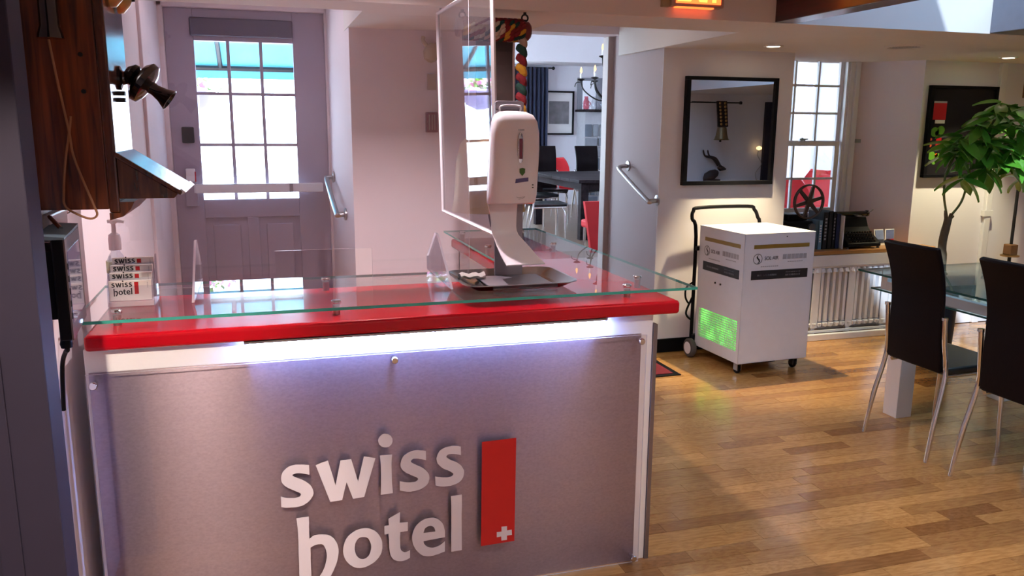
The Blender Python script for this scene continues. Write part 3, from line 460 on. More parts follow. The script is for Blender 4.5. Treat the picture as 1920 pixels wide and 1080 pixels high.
# ---------------------------------------------------------------- outside the door
struct('ground', MB().box(-40, 1.4, 6.45, 70, -0.1, 0.08), M['concrete'])
struct('ground_far', MB().box(1.4, 40, 14.3, 70, -0.1, 0.08).box(6.45, 40, 9.25, 14.3, -0.1, 0.08).box(8.55, 40, 6.0, 9.25, -0.1, 0.08), M['concrete'])
aw = thing('awning', 'teal canvas awning over the entrance seen through the door panes', 'awning', (0, 6.45, 2.9))
MB().sheet([[(x, 6.421+1.94*t, 2.92-0.68*t) for x in (-3.2, -1, 0.4, 1.38)] for t in (0, .33, .66, 1)], 0.01).build('canopy', M['teal'], aw)
MB().sheet([[(x, 8.36, 2.24-0.13*t) for x in (-3.2, -1, 0.4, 1.38)] for t in (0, 1)], 0.01).build('valance', M['teal'], aw)
MB().box(-3.2, 1.38, 6.4195, 6.44, 2.84, 2.95).build('wall_plate', M['iron'], aw)
for x in (-2.7, -1.9, -1.1, -0.3, 0.5, 1.3): MB().tube([(x, 6.425, 2.895), (x, 8.34, 2.21)], 0.022, 6).build('rib', M['iron'], aw)
MB().tube([(-3.2, 8.34, 2.2), (1.38, 8.34, 2.2)], 0.025, 6).tube([(-3.2, 8.98, 2.42), (1.38, 8.98, 2.42)], 0.02, 6).tube([(-3.1, 8.34, 2.2), (-3.1, 8.98, 2.42)], 0.02, 6).tube([(1.3, 8.34, 2.2), (1.3, 8.98, 2.42)], 0.02, 6).build('front_rail', M['iron'], aw)
# ================================================================ reception counter
RC = thing('reception_counter', 'white L-shaped reception counter with red top, raised glass and silver sign front', 'counter', (0.42, 2.7, 0))
bd = MB(); bd.box(-0.545, 1.386, 2.70, 2.725, 0, 0.999); bd.box(1.362, 1.386, 2.725, 4.50, 0, 0.999); bd.box(1.065, 1.089, 3.20, 4.50, 0, 0.999)
bd.box(-0.545, 1.089, 3.18, 3.20, 0.0, 0.999); bd.box(1.065, 1.386, 4.48, 4.50, 0, 0.999); bd.box(-0.545, -0.52, 2.725, 3.18, 0, 0.999)
bd.build('body', M['white'], RC, bevel=0.002)
box(1.3865, 1.402, 2.692, 2.722, 0, 0.958).build('edge_strip', pm('brown metal edging', (0.20, 0.16, 0.15), 0.4, 0.5), RC)
Lp = [(-0.535, 2.662), (1.477, 2.662), (1.477, 4.55), (1.03, 4.55), (1.03, 3.26), (-0.535, 3.26)]
MB().prism(Lp, 'z', 1.0, 1.05).build('red_top', M['red'], RC, bevel=0.013, seg=4)
Lg = [(-0.568, 2.676), (1.560, 2.688), (1.552, 4.58), (0.995, 4.58), (0.995, 3.255), (-0.568, 3.285)]
g = MB(); n = len(Lg)
g.add([(x, y, 1.083) for x, y in Lg]+[(x, y, 1.093) for x, y in Lg], [tuple(range(n, 2*n))])
g.mat(2).add([(x, y, 1.083) for x, y in Lg], [tuple(reversed(range(n)))])
g.mat(1).add([(x, y, 1.083) for x, y in Lg]+[(x, y, 1.093) for x, y in Lg], [(i, (i+1) % n, n+(i+1) % n, n+i) for i in range(n)])
g.build('glass_top', [M['counter_glass'], M['glass_edge'], M['clearface']], RC)
for x, y in ((-.458, 2.80), (.227, 2.771), (1.311, 2.778), (1.43, 2.938), (.226, 3.205), (1.076, 3.913), (1.425, 3.92), (1.08, 4.476), (-.45, 3.205), (1.425, 4.45)):
    s = MB().cyl((x, y, 1.0501), (x, y, 1.083), 0.0125, n=14).build('standoff', M['steel'], RC, smooth=True)
    MB().lathe([(0.017, 0), (0.017, .004), (0.014, .007)], (x, y, 1.0931), n=16).build('cap', M['chrome'], s, smooth=True)
led = MB().box(-0.075, 1.185, 2.666, 2.70, 0.992, 0.9995).build('light_channel', M['steel'], RC)
rb = MB().box(-0.06, 0.545, 2.667, 2.683, 0.986, 0.9918).box(0.555, 1.176, 2.667, 2.683, 0.986, 0.9918).build('led_strip', M['led'], led)
sp = MB().box(-0.535, 1.337, 2.6955, 2.70, 0.0, 0.925).build('metal_panel', M['silver_panel'], RC)
uv = sp.data.uv_layers.new(name='uv')
for lp in sp.data.loops: uv.data[lp.index].uv = (sp.data.vertices[lp.vertex_index].co.x, sp.data.vertices[lp.vertex_index].co.z)
ap = MB(); ap.add([(-.54, 2.664, .012), (1.345, 2.664, .012), (1.345, 2.664, .928), (-.54, 2.664, .928), (-.54, 2.670, .012), (1.345, 2.670, .012), (1.345, 2.670, .928), (-.54, 2.670, .928)], [(0, 1, 2, 3), (7, 6, 5, 4)])
ap.mat(1).add([(-.54, 2.664, .012), (1.345, 2.664, .012), (1.345, 2.664, .928), (-.54, 2.664, .928), (-.54, 2.670, .012), (1.345, 2.670, .012), (1.345, 2.670, .928), (-.54, 2.670, .928)], [(0, 4, 5, 1), (1, 5, 6, 2), (2, 6, 7, 3), (3, 7, 4, 0)])
ap = ap.build('sign_panel', [M['acrylic_sign'], M['acrylic_edge']], RC)
pl = lambda u, v, d: (u, 2.6630+d, v)
for k in ('s1', 'w', 'i', 's2', 's3', 'h', 'o', 't', 'e', 'l'):
    o = outline('letter', LETTERS[k]+(LETTERS['dot'] if k == 'i' else []), M['letter'], ap, pl)
fo = outline('red_flag', LETTERS['flag'], M['flagred'], ap, pl)
cz = [[[u, v] for u, v in l] for l in LETTERS['cross']]
outline('white_cross', cz, M['letter'], ap, lambda u, v, d: (u, 2.6618+d, v), 0.001)
for x, z in ((1.322, .905), (.405, .905), (-.518, .895), (1.322, .03), (.405, .03), (-.518, .03)):
    MB().cyl((x, 2.695, z), (x, 2.670, z), 0.008, n=12).lathe([(0.0125, 0), (0.0125, .010), (0.010, .013)], (x, 2.664, z), (0, -1, 0), 16).build('sign_standoff', M['chrome'], RC, smooth=True)

# ---------------------------------------------------------------- clear screen on the counter
SG = thing('sneeze_guard', 'clear acrylic screen standing on the glass counter with a passing slot at its foot', 'screen', (0.15, 3.15, 1.0935))
pts = [(-.50, 1.0945), (.04, 1.0945), (.04, 1.218), (.402, 1.218), (.402, 1.0945), (.79, 1.0945), (.79, 2.23), (-.50, 2.23)]
a = MB(); n = len(pts); V = [(x, 3.155, z) for x, z in pts]+[(x, 3.161, z) for x, z in pts]
a.add(V, [(0, 1, 2, 7), (2, 3, 6, 7), (3, 4, 5, 6)]); a.add(V, [(15, 10, 9, 8), (15, 14, 11, 10), (14, 13, 12, 11)])
a.mat(1).add(V, [(i, n+i, n+(i+1) % n, (i+1) % n) for i in range(n)])
a.build('sheet', [M['acrylic_thin'], M['acrylic_edge']], SG)
for x in (-.235, .655):
    t = [(2.875, 1.0945), (3.33, 1.0945), (3.335, 1.15), (3.165, 1.268), (3.13, 1.268)]
    ft = MB(); n = 5; V = [(x-.004, y, z) for y, z in t]+[(x+.004, y, z) for y, z in t]
    ft.add(V, [(4, 3, 2, 1, 0), (5, 6, 7, 8, 9)]); ft.mat(1).add(V, [(i, (i+1) % n, n+(i+1) % n, n+i) for i in range(n)])
    ft.build('foot', [M['acrylic'], M['acrylic_edge']], SG)

# ---------------------------------------------------------------- hanging clear panel beside the bell
HP = thing('hanging_panel', 'white edged clear panel hanging beside the cowbell above the counter arm', 'screen', (0.885, 3.6, 1.2))
def hx(z): return 0.885-0.022*(z-1.75)
y0, y1, z0, z1 = 3.13, 4.12, 1.255, 2.225
V = [(hx(z)+dx, y, z) for dx in (-.003, .003) for y, z in ((y0, z0), (y1, z0), (y1, z1), (y0, z1))]
MB().add(V, [(3, 2, 1, 0), (4, 5, 6, 7), (0, 1, 5, 4), (1, 2, 6, 5), (2, 3, 7, 6), (3, 0, 4, 7)]).build('sheet', glassy('reflective clear sheet', (0.95, 0.95, 0.97), 0.09, haze=0.012, hazecol=(1, .9, 1)), HP)
def edge(a, b, w=.010):
    (ya, za), (yb, zb) = a, b
    if abs(ya-yb) < 1e-6: q = [(hx(za), ya, za), (hx(zb), yb, zb)]
    else: q = [(hx(za), ya, za), (hx(zb), yb, zb)]
    MB().tube(q, w, 4).build('edge_trim', M['white_plastic'], HP)
for a, b in (((y0, z0), (y1, z0)), ((y1, z0), (y1, z1)), ((y1, z1), (y0, z1)), ((y0, z1), (y0, z0))): edge(a, b)
for y in (4.05,): MB().cyl((hx(z1), y, z1), (hx(z1), y, 2.2402), 0.006, n=8).build('hanger', M['steel'], HP)
MB().cyl((hx(z1), 3.2, z1), (hx(z1), 3.2, 2.66), 0.003, n=6).build('hanger', M['steel'], HP)

# ---------------------------------------------------------------- tray, cloth, dispenser
tr = thing('serving_tray', 'shallow dark steel tray on the glass counter under the sanitizer stand', 'tray', (0.89, 2.96, 1.0935))
def rrect(x0, x1, y0, y1, r, z, n=5):
    P = []
    for cx, cy, a in ((x1-r, y1-r, 0), (x0+r, y1-r, 90), (x0+r, y0+r, 180), (x1-r, y0+r, 270)):
        for k in range(n+1):
            t = math.radians(a+90*k/n); P.append((cx+r*math.cos(t), cy+r*math.sin(t), z))
    return P
tm = MB().loft([rrect(.735, 1.075, 2.815, 3.075, .03, 1.0945), rrect(.690, 1.112, 2.775, 3.118, .05, 1.118), rrect(.682, 1.120, 2.767, 3.126, .055, 1.119), rrect(.682, 1.120, 2.767, 3.126, .055, 1.1215),
                rrect(.690, 1.112, 2.775, 3.118, .05, 1.1205), rrect(.737, 1.073, 2.817, 3.073, .03, 1.097)])
tm.build('dish', pm('tray steel', (0.46, 0.42, 0.42), 0.2, 1.0, var=0.06), tr, smooth=True)
cl = MB().sheet([[(.715+.10*i/8, 2.99+.035*j/3+.008*math.sin(i), 1.113+.010*math.sin(j*1.05)+.004*math.sin(i*1.7)) for i in range(9)] for j in range(4)], .012)
tag(cl.build('folded_cloth', pm('white cloth', (0.74, 0.70, 0.66), 0.9, var=.06), None, smooth=True), 'small folded white cloth at the end of the steel tray', 'cloth')
SD = thing('sanitizer_dispenser', 'white automatic hand sanitizer dispenser on a grey stand in the tray', 'dispenser', (0.93, 3.0, 1.0978))
MB().box(.79, 1.04, 2.80, 3.06, 1.0978, 1.104).build('base_plate', M['greyplate'], SD, bevel=0.003)
po = MB().box(.868, .982, 3.055, 3.068, 1.104, 1.745); po.prism([(.868, 1.745), (.982, 1.745), (.982, 1.772), (.972, 1.778), (.878, 1.778), (.868, 1.772)], 'y', 3.068, 3.055)
po.build('post', M['greyplate'], SD, bevel=0.002)
hd = MB().tube(smooth_path([(.885, 3.05, 1.738), (.887, 3.045, 1.757), (.925, 3.045, 1.761), (.963, 3.045, 1.757), (.965, 3.05, 1.738)], 4), .004, 8).build('lock_loop', M['white_plastic'], SD, smooth=True)
rings = []
for z, wd, d, cx in ((1.392, .088, .085, .916), (1.398, .092, .098, .917), (1.43, .0945, .104, .919), (1.48, .095, .104, .921), (1.54, .096, .096, .925), (1.60, .0965, .088, .929), (1.66, .0935, .084, .931), (1.70, .087, .08, .931), (1.725, .074, .07, .929), (1.737, .05, .055, .927), (1.740, .02, .03, .926)):
    r = []
    for k in range(28):
        t = 2*PI*k/28; c, s = math.cos(t), math.sin(t)
        r.append((cx+wd*math.copysign(abs(c)**.55, c), 3.053-d/2-(d/2)*-math.copysign(abs(s)**.55, s), z))
    rings.append(r)
MB().loft(rings).build('housing', M['white_plastic'], SD, smooth=True)
fy = lambda z: 3.053 - {True: .101, False: .092}[z < 1.5]
ln = MB(); ln.loft([[(.940+rx*math.cos(t*PI/8)*.0085/.0085*.0085, y, 1.601+math.copysign(abs(math.sin(t*PI/8))**.6, math.sin(t*PI/8))*.047*rx) for t in range(16)] for y, rx in ((2.966, 1.25), (2.959, 1.25), (2.957, 1.0))])
ln.build('level_window', M['chrome'], SD, smooth=True)
MB().box(.9335, .9465, 2.9550, 2.9575, 1.563, 1.638).build('level_liquid', pm('dark red gel', (0.16, 0.008, 0.03), 0.15, coat=.5), SD, bevel=.002)
sh = [[(.9345, 1.527), (.945, 1.5305), (.9555, 1.527), (.955, 1.512), (.945, 1.500), (.935, 1.512)]]
outline('shield_badge', sh, pm('green badge', (0.06, 0.16, 0.02), 0.4, var=.2), SD, lambda u, v, d: (u, 2.9515+d, v), .003)
outline('label_bar', [[(.9185, 1.489), (.968, 1.4945), (.968, 1.480), (.9165, 1.4735)]], pm('violet label', (0.10, 0.08, 0.22), 0.4, var=.2), SD, lambda u, v, d: (u, 2.9485+d, v), .0012)
for k in range(6): box(.9305+.0042*k, .9335+.0042*k, 2.961, 2.9635, 1.668, 1.6725).build('badge_text', M['greytext'], SD)
MB().tube(smooth_path([(.921, 2.9478, 1.422), (.930, 2.9475, 1.4185), (.940, 2.9475, 1.420), (.955, 2.9475, 1.4225), (.945, 2.9475, 1.4165), (.93, 2.9475, 1.413)], 4), .0008, 5).build('hand_icon', M['greytext'], SD)
for z in (1.464, 1.454): box(.984, .990, 2.951, 2.9545, z, z+.004).build('sensor', M['inkblack'], SD)
rows = []
for t in range(13):
    u = t/12; z = 1.395-.187*u - (.03*max(0, u-.8)/.2); yy = 3.02-.006*math.sin(u*PI) - .17*max(0, (u-.55)/.45)**2.2
    cx = .888+.004*math.sin(u*PI)+.042*max(0, (u-.5)/.5)**1.8; hw = .060-.010*math.sin(u*PI)+.016*max(0, (u-.7)/.3)
    rows.append([(cx+hw*(2*k/6-1), yy+.008*(1-(2*k/6-1)**2)*(1-u*.5), z) for k in range(7)])
MB().sheet(rows, .004).build('drip_guard', M['white_plastic'], SD, smooth=True)

# ---------------------------------------------------------------- card holder with four tiers of cards
CH = thing('card_holder', 'tiered clear acrylic holder filled with white hotel cards on the glass counter', 'holder', (-.42, 2.9, 1.0935))
sidep = [(2.865, 1.0945), (2.985, 1.0945), (2.985, 1.25), (2.965, 1.25), (2.88, 1.17)]
for x in (-.492, -.352): MB().prism(sidep, 'x', x-.0015, x+.0015).build('side_wall', M['acrylic'], CH)
MB().box(-.49, -.354, 2.865, 2.985, 1.0945, 1.112).build('base', M['acrylic_edge'], CH, bevel=.002)
LS = {k: LETTERS[k] for k in ('s1', 'w', 'i', 'dot', 's2', 's3')}
def card_text(card, y, x0, zb, hotel, sc=.112):
    f = lambda u, v, d: (x0+(u-.014)*sc, y+d, zb+(v-.42)*sc)
    loops = sum([LETTERS[k] for k in ('s1', 'w', 'i', 'dot', 's2', 's3')], [])
    outline('word', loops, M['inkblack'], card, f, .0004)
    if hotel:
        outline('word', sum([LETTERS[k] for k in ('h', 'o', 't', 'e', 'l')], []), M['inkblack'], card, f, .0004)
        outline('red_flag', LETTERS['flag'], M['flagred'], card, f, .0004)
    else:
        outline('red_flag', [[(.707, .415), (.839, .415), (.839, .56), (.707, .56)]], M['flagred'], card, f, .0004)
for k, (y, zt, xo) in enumerate(((2.875, 1.178, 0), (2.897, 1.2015, .001), (2.919, 1.223, .002), (2.941, 1.245, .005))):
    MB().box(-.4895, -.3545, y-.004, y-.0025, 1.112, zt-.016).build('tier_wall', M['acrylic'], CH)
    c = MB().box(-.487+xo, -.36+xo*1.2, y, y+.012, 1.113, zt).build('card_stack', M['paper'], CH)
    card_text(c, y-.0006, -.479+xo, zt-.0185 if k else zt-.020, k == 0, .098)
    for q in range(5): box(-.372+xo, -.369+xo, y-.0006, y, zt-.008-.004*q, zt-.006-.004*q).build('fine_print', M['greytext'], c)

# ---------------------------------------------------------------- soap pump bottle
PB = thing('pump_bottle', 'clear pump bottle with pink white pump behind the card holder', 'bottle', (-.487, 3.06, 1.0935))
MB().lathe([(.030, 0), (.033, .006), (.033, .10), (.031, .125), (.020, .148), (.015, .155), (.015, .165)], (-.487, 3.06, 1.0937), n=24).build('bottle', glassy('clear bottle', (0.90, 0.93, 0.97), 0.06, .12, (.9, .92, 1)), PB, smooth=True)
MB().lathe([(.0315, .002), (.0315, .095)], (-.487, 3.06, 1.096), n=20).build('gel', glassy('clear gel', (.88, .92, .97), .03, .08), PB, smooth=True)
MB().lathe([(.0335, .085), (.0335, .125)], (-.487, 3.06, 1.0937), n=20).build('label_band', glassy('pale label', (.9, .9, .7), .04, .3, (.95, .9, .6)), PB, smooth=True)
box(-.474, -.458, 3.026, 3.031, 1.19, 1.22).build('yellow_mark', pm('yellow print', (.75, .38, .03), .5), PB)
MB().lathe([(.020, .163), (.0205, .20), (.018, .215), (.008, .222), (.0065, .255)], (-.487, 3.06, 1.0937), n=20).build('pump_collar', pm('pinkish pump', (.84, .74, .78), .35, var=.02), PB, smooth=True)
MB().loft([[(-.487+.011*math.cos(t*PI/4), 3.06+.011*math.sin(t*PI/4), z) for t in range(8)] for z in (1.347, 1.358)]).tube([(-.505, 3.06, 1.354), (-.475, 3.06, 1.357), (-.452, 3.055, 1.352)], [.006, .007, .005], 8).build('pump_head', pm('white pump', (.92, .90, .92), .35, var=.02), PB, smooth=True)

# ---------------------------------------------------------------- terminal on the left wall
TM = thing('wall_terminal', 'black touch screen terminal on a bracket at the end of the counter', 'terminal', (-.53, 2.4, 1.13))
A = Vector((-.480, 2.27, 0)); Bv = Vector((-.503, 2.565, 0)); nrm = Vector((.997, .078, 0))
def tq(t, dn, z): p = A.lerp(Bv, t)+nrm*dn; return (p.x, p.y, z)
def slab(t0, t1, z0, z1, d0, d1): return MB().hexa([tq(t0, d0, z0), tq(t0, d1, z0), tq(t1, d1, z0), tq(t1, d0, z0)], [tq(t0, d0, z1), tq(t0, d1, z1), tq(t1, d1, z1), tq(t1, d0, z1)])
slab(0, 1, 1.135, 1.395, -.028, 0).build('casing', M['black'], TM, bevel=.004)
slab(.0, 1, 1.136, 1.394, 0, .004).build('bezel', pm('grey brown bezel', (.17, .13, .13), .35, var=.05), TM)
slab(.07, .88, 1.175, 1.362, .004, .0055).build('screen', pm('dark screen glass', (.06, .055, .10), .07, coat=1, var=.1, emit=(.16, .14, .26), estr=.35), TM)
slab(.52, .58, 1.146, 1.153, .004, .0075).build('power_light', emis('blue led', (.3, .5, 1), 4), TM)
for k in range(5): slab(.02, .06, 1.19+.032*k, 1.205+.032*k, .004, .0055).build('side_button', M['black'], TM)
slab(.2, .8, 1.18, 1.36, -.090, -.028).build('bracket', M['black'], TM)
MB().hexa([tq(.0, -.06, 1.395), tq(0, .004, 1.395), tq(1, .004, 1.395), tq(1, -.06, 1.395)], [tq(.0, -.06, 1.407), tq(0, .004, 1.400), tq(1, .004, 1.404), tq(1, -.06, 1.409)]).build('top_cover', pm('teal grey cover', (.16, .25, .30), .5), TM)
MB().tube(smooth_path([tq(.12, -.02, 1.135), tq(.16, -.02, 1.10), tq(.3, -.03, 1.085), tq(.5, -.05, 1.03), tq(.55, -.06, .9)], 5), .006, 8).lathe([(.014, 0), (.016, .01), (.012, .028)], tq(.14, -.02, 1.108), n=12).build('cable', M['black'], TM, smooth=True)
IB = thing('intercom_box', 'small white box with a short metal lever on the wall above the terminal', 'box', (-.58, 2.6, 1.40))
box(-.60, -.555, 2.50, 2.72, 1.36, 1.435).build('cover', M['white_plastic'], IB, bevel=.006)
MB().cyl((-.555, 2.50, 1.43), (-.515, 2.43, 1.405), .006, n=8).build('lever', M['chrome'], IB, smooth=True)

# ---------------------------------------------------------------- antique wall telephone
PH = thing('wall_telephone', 'antique oak wall telephone with black mouthpiece and sloping writing shelf', 'telephone', (-.59, 2.63, 1.4))
MB().box(-.60, -.572, 2.425, 2.86, 1.405, 2.42).build('backboard', M['oak'], PH, bevel=.006)
MB().box(-.572, -.400, 2.475, 2.795, 1.450, 2.36).build('cabinet', M['oak'], PH, bevel=.003)
MB().box(-.400, -.372, 2.470, 2.80, 1.440, 2.37).build('front_door', M['oak_front'], PH, bevel=.006)
MB().prism([(-.372, 1.44), (-.372, 1.47), (-.335, 1.47), (-.345, 1.45), (-.365, 1.43), (-.40, 1.42), (-.40, 1.44)], 'y', 2.80, 2.47).build('apron', M['oak'], PH)
MB().prism([(-.372, 1.478), (-.232, 1.478), (-.222, 1.490), (-.372, 1.59)], 'y', 2.79, 2.475).build('shelf_box', M['oak_front'], PH, bevel=.002)
MB().prism([(-.378, 1.594), (-.214, 1.486), (-.208, 1.497), (-.372, 1.607)], 'y', 2.805, 2.46).build('writing_shelf', M['oak_front'], PH, bevel=.004)
MB().prism([(-.222, 1.494), (-.212, 1.487), (-.200, 1.494), (-.212, 1.505)], 'y', 2.80, 2.465).build('pencil_lip', M['white_metal'], PH)
for y in (2.565, 2.70):
    gg = MB().lathe([(.012, 0), (.042, .004), (.040, .018), (.020, .036), (.006, .042)], (-.371, y, 2.035), (1, 0, 0), 20).build('bell_gong', M['brass'], PH, smooth=True)
    MB().lathe([(.007, .040), (.006, .050)], (-.371, y, 2.035), (1, 0, 0), 10).build('bell_screw', M['iron'], gg, smooth=True)
mp = MB().lathe([(.034, 0), (.034, .007), (.020, .012), (.018, .022)], (-.372, 2.635, 1.81), (1, 0, 0), 18)
mp.tube([(-.352, 2.635, 1.81), (-.318, 2.635, 1.80)], [.016, .019], 10)
mp = mp.build('arm_bracket', M['black_gloss'], PH, smooth=True)
for z in (1.76, 1.742): MB().box(-.372, -.356, 2.605, 2.63, z, z+.012).build('hinge_plate', M['iron'], PH)
ax = Vector((.80, -.06, -.59)).normalized(); c0 = Vector((-.338, 2.635, 1.822))
tmx = MB().lathe([(.014, -.016), (.030, -.004), (.032, .008), (.020, .018)], c0, ax, 18).lathe([(.018, .016), (.048, .022), (.062, .034), (.060, .050), (.040, .060), (.019, .063)], c0, ax, 24)
tx = tmx.build('transmitter', M['black_gloss'], PH, smooth=True)
MB().lathe([(.019, .060), (.017, .075), (.022, .098), (.033, .122), (.030, .123), (.016, .09)], c0, ax, 22).build('mouthpiece', M['black_gloss'], tx, smooth=True)
rc = MB().lathe([(.032, -.0), (.030, .012), (.024, .03), (.022, .16), (.024, .20), (.020, .23)], (-.495, 2.432, 1.895), (0, 0, 1), 20).build('receiver', M['black_gloss'], PH, smooth=True)
MB().tube([(-.495, 2.475, 2.09), (-.495, 2.45, 2.085), (-.495, 2.405, 2.10)], .006, 8).build('hook', M['brass'], PH, smooth=True)
cdp = [(-.500, 2.432, 1.892), (-.494, 2.45, 1.80), (-.478, 2.455, 1.66), (-.474, 2.458, 1.60), (-.455, 2.455, 1.53), (-.432, 2.45, 1.46), (-.428, 2.45, 1.437), (-.445, 2.45, 1.428), (-.475, 2.452, 1.440), (-.504, 2.455, 1.462), (-.506, 2.462, 1.50), (-.496, 2.466, 1.58), (-.480, 2.470, 1.66), (-.474, 2.473, 1.70)]
MB().tube(smooth_path(cdp, 5), .0032, 6).build('cord', pm('tan cord', (.34, .17, .09), .8, var=.2), rc, smooth=True)
for y, z in ((2.472, 1.86), (2.472, 1.765)): MB().cyl((-.437, y+.003, z), (-.437, y-.004, z), .006, n=8).build('screw', M['iron'], PH)

# ---------------------------------------------------------------- big cowbell with braided yoke
CB = thing('cowbell', 'big brass cowbell hanging on a leather collar from a braided yoke', 'bell', (1.13, 4.06, 2.0))
MB().cyl((.975, 4.05, 2.155), (1.315, 4.05, 2.150), .030, n=16).lathe([(.042, 0), (.046, .008), (.046, .03), (.036, .04)], (.952, 4.05, 2.155), (1, 0, 0), 16).lathe([(.042, 0), (.046, .01), (.046, .03), (.036, .04)], (1.288, 4.05, 2.150), (1, 0, 0), 16).build('yoke', pm('red lacquered wood', (.13, .012, .02), .4, var=.2), CB, smooth=True)
ym = [M['yarn_red'], M['ribbed'], M['yarn_green'], M['yarn_white']]
MB().cyl((.985, 4.05, 2.153), (1.285, 4.05, 2.150), .046, n=18).build('braid_core', M['yarn_red'], CB, smooth=True)
ry = random.Random(4)
for k in range(12):
    for q in range(9):
        m = ym[ry.choice((0, 0, 0, 1, 2, 2, 3))]; a = -2.4+q*.48+.2*(k % 2); x = .995+.0255*k
        c_ = Vector((x, 4.05-.046*math.cos(a), 2.152+.046*math.sin(a))); dv = Vector((.7, math.sin(a)*.6, math.cos(a)*.6))
        MB().lathe([(.003, -.024), (.011, -.014), (.0125, 0), (.011, .014), (.003, .024)], c_, dv, 7).build('braid_tuft', m, CB, smooth=True)
MB().sheet([[(1.06+.19*j/4, 4.085+.008*math.sin(i), 2.12-.54*i/8) for j in range(5)] for i in range(9)], .012).build('collar', M['strap'], CB)
for k in range(11):
    z = 2.10-.047*k; m = ym[(3, 2, 0, 1, 0, 2, 0, 1, 0, 1, 0)[k]]
    MB().tube(smooth_path([(1.262, 4.045, z+.022), (1.285, 4.03, z+.004), (1.296, 4.04, z-.03)], 3), [.016, .02, .021, .021, .02, .019, .014], 8).build('side_braid', m, CB, smooth=True)
MB().lathe([(.060, .40), (.105, .385), (.145, .34), (.168, .25), (.172, .16), (.180, .06), (.192, 0), (.184, 0.0), (.16, .16), (.14, .30), (.05, .37)], (1.125, 4.08, 1.255), (0, 0, 1), 32).build('bell_body', pm('worn brass', (.46, .31, .14), .42, .85, var=.22, scale=6), CB, smooth=True)
MB().tube([(1.118, 4.0, 1.40), (1.117, 4.0, 1.27), (1.117, 4.0, 1.18)], [.012, .022, .006], 10).build('clapper', M['iron'], CB, smooth=True)
for x, nm in ((.982, 'chain'), (1.302, 'chain')):
    ch = MB().torus((x, 4.05, 2.213), .016, .0045, (0, 1, 0), 14, 6).cyl((x, 4.05, 2.18), (x, 4.05, 2.205), .007, n=8).cyl((x, 4.05, 2.225), (x, 4.05, 2.2405), .008, n=8)
    ch.build('hanger_hook', M['iron'], CB, smooth=True)
# ================================================================ air purifier on wheels
AP = thing('air_purifier', 'white boxy air purifier on wheels with green glow behind its lower grille', 'air purifier', (3.36, 5.02, 0))
AP.rotation_euler.z = math.radians(2.5)
X0, X1, Y0, Y1, Z0, Z1 = -.286, .286, -.275, .275, .085, .985      # local box
bx = MB()
bx.box(X0, X1, Y0, Y0+.004, Z0, Z1).box(X1-.004, X1, Y0, Y1, Z0, Z1).box(X0, X1, Y1-.004, Y1, Z0, Z1).box(X0, X1, Y0, Y1, Z0, Z0+.004)
gz0, gz1, gy0, gy1 = .165, .385, Y0+.035, Y1-.035
bx.box(X0, X0+.003, Y0, Y1, gz1, Z1).box(X0, X0+.003, Y0, Y1, Z0, gz0).box(X0, X0+.003, Y0, gy0, gz0, gz1).box(X0, X0+.003, gy1, Y1, gz0, gz1)
bx.build('case', M['white_metal'], AP, local=True)
box(X0-.002, X1+.002, Y0-.002, Y1+.002, Z1-.002, Z1+.004).build('lid', M['white_metal'], AP, local=True, bevel=.002)
gr = MB(); ny, nz = 28, 13
for i in range(ny):
    for k in range(nz):
        a0 = gy0+(gy1-gy0)*i/ny; a1 = gy0+(gy1-gy0)*(i+1)/ny; b0 = gz0+(gz1-gz0)*k/nz; b1 = gz0+(gz1-gz0)*(k+1)/nz
        cy = (a0+a1)/2; cz = (b0+b1)/2; q = .0050
        o4 = [(X0+.0015, a0, b0), (X0+.0015, a1, b0), (X0+.0015, a1, b1), (X0+.0015, a0, b1)]; i4 = [(X0+.0015, cy-q, cz-q), (X0+.0015, cy+q, cz-q), (X0+.0015, cy+q, cz+q), (X0+.0015, cy-q, cz+q)]
        gr.add(o4+i4, [(0, 4, 5, 1), (1, 5, 6, 2), (2, 6, 7, 3), (3, 7, 4, 0)])
gr.build('grille', M['white_metal'], AP, local=True)
gm, N, L, b = _mat('green lamp'); N.remove(b)
em = N.new('ShaderNodeEmission'); em.inputs[0].default_value = (.10, 1, .08, 1); vo = N.new('ShaderNodeTexNoise'); vo.inputs['Scale'].default_value = 9
mr = N.new('ShaderNodeMapRange'); mr.inputs[1].default_value = .42; mr.inputs[2].default_value = .68; mr.inputs[3].default_value = .7; mr.inputs[4].default_value = 2.6
tc = N.new('ShaderNodeTexCoord'); L.new(tc.outputs['Object'], vo.inputs['Vector']); L.new(vo.outputs[0], mr.inputs[0]); L.new(mr.outputs[0], em.inputs[1]); L.new(em.outputs[0], N['Material Output'].inputs[0])
box(X0+.02, X0+.024, gy0, gy1, gz0, gz1).build('green_lamp', gm, AP, local=True)
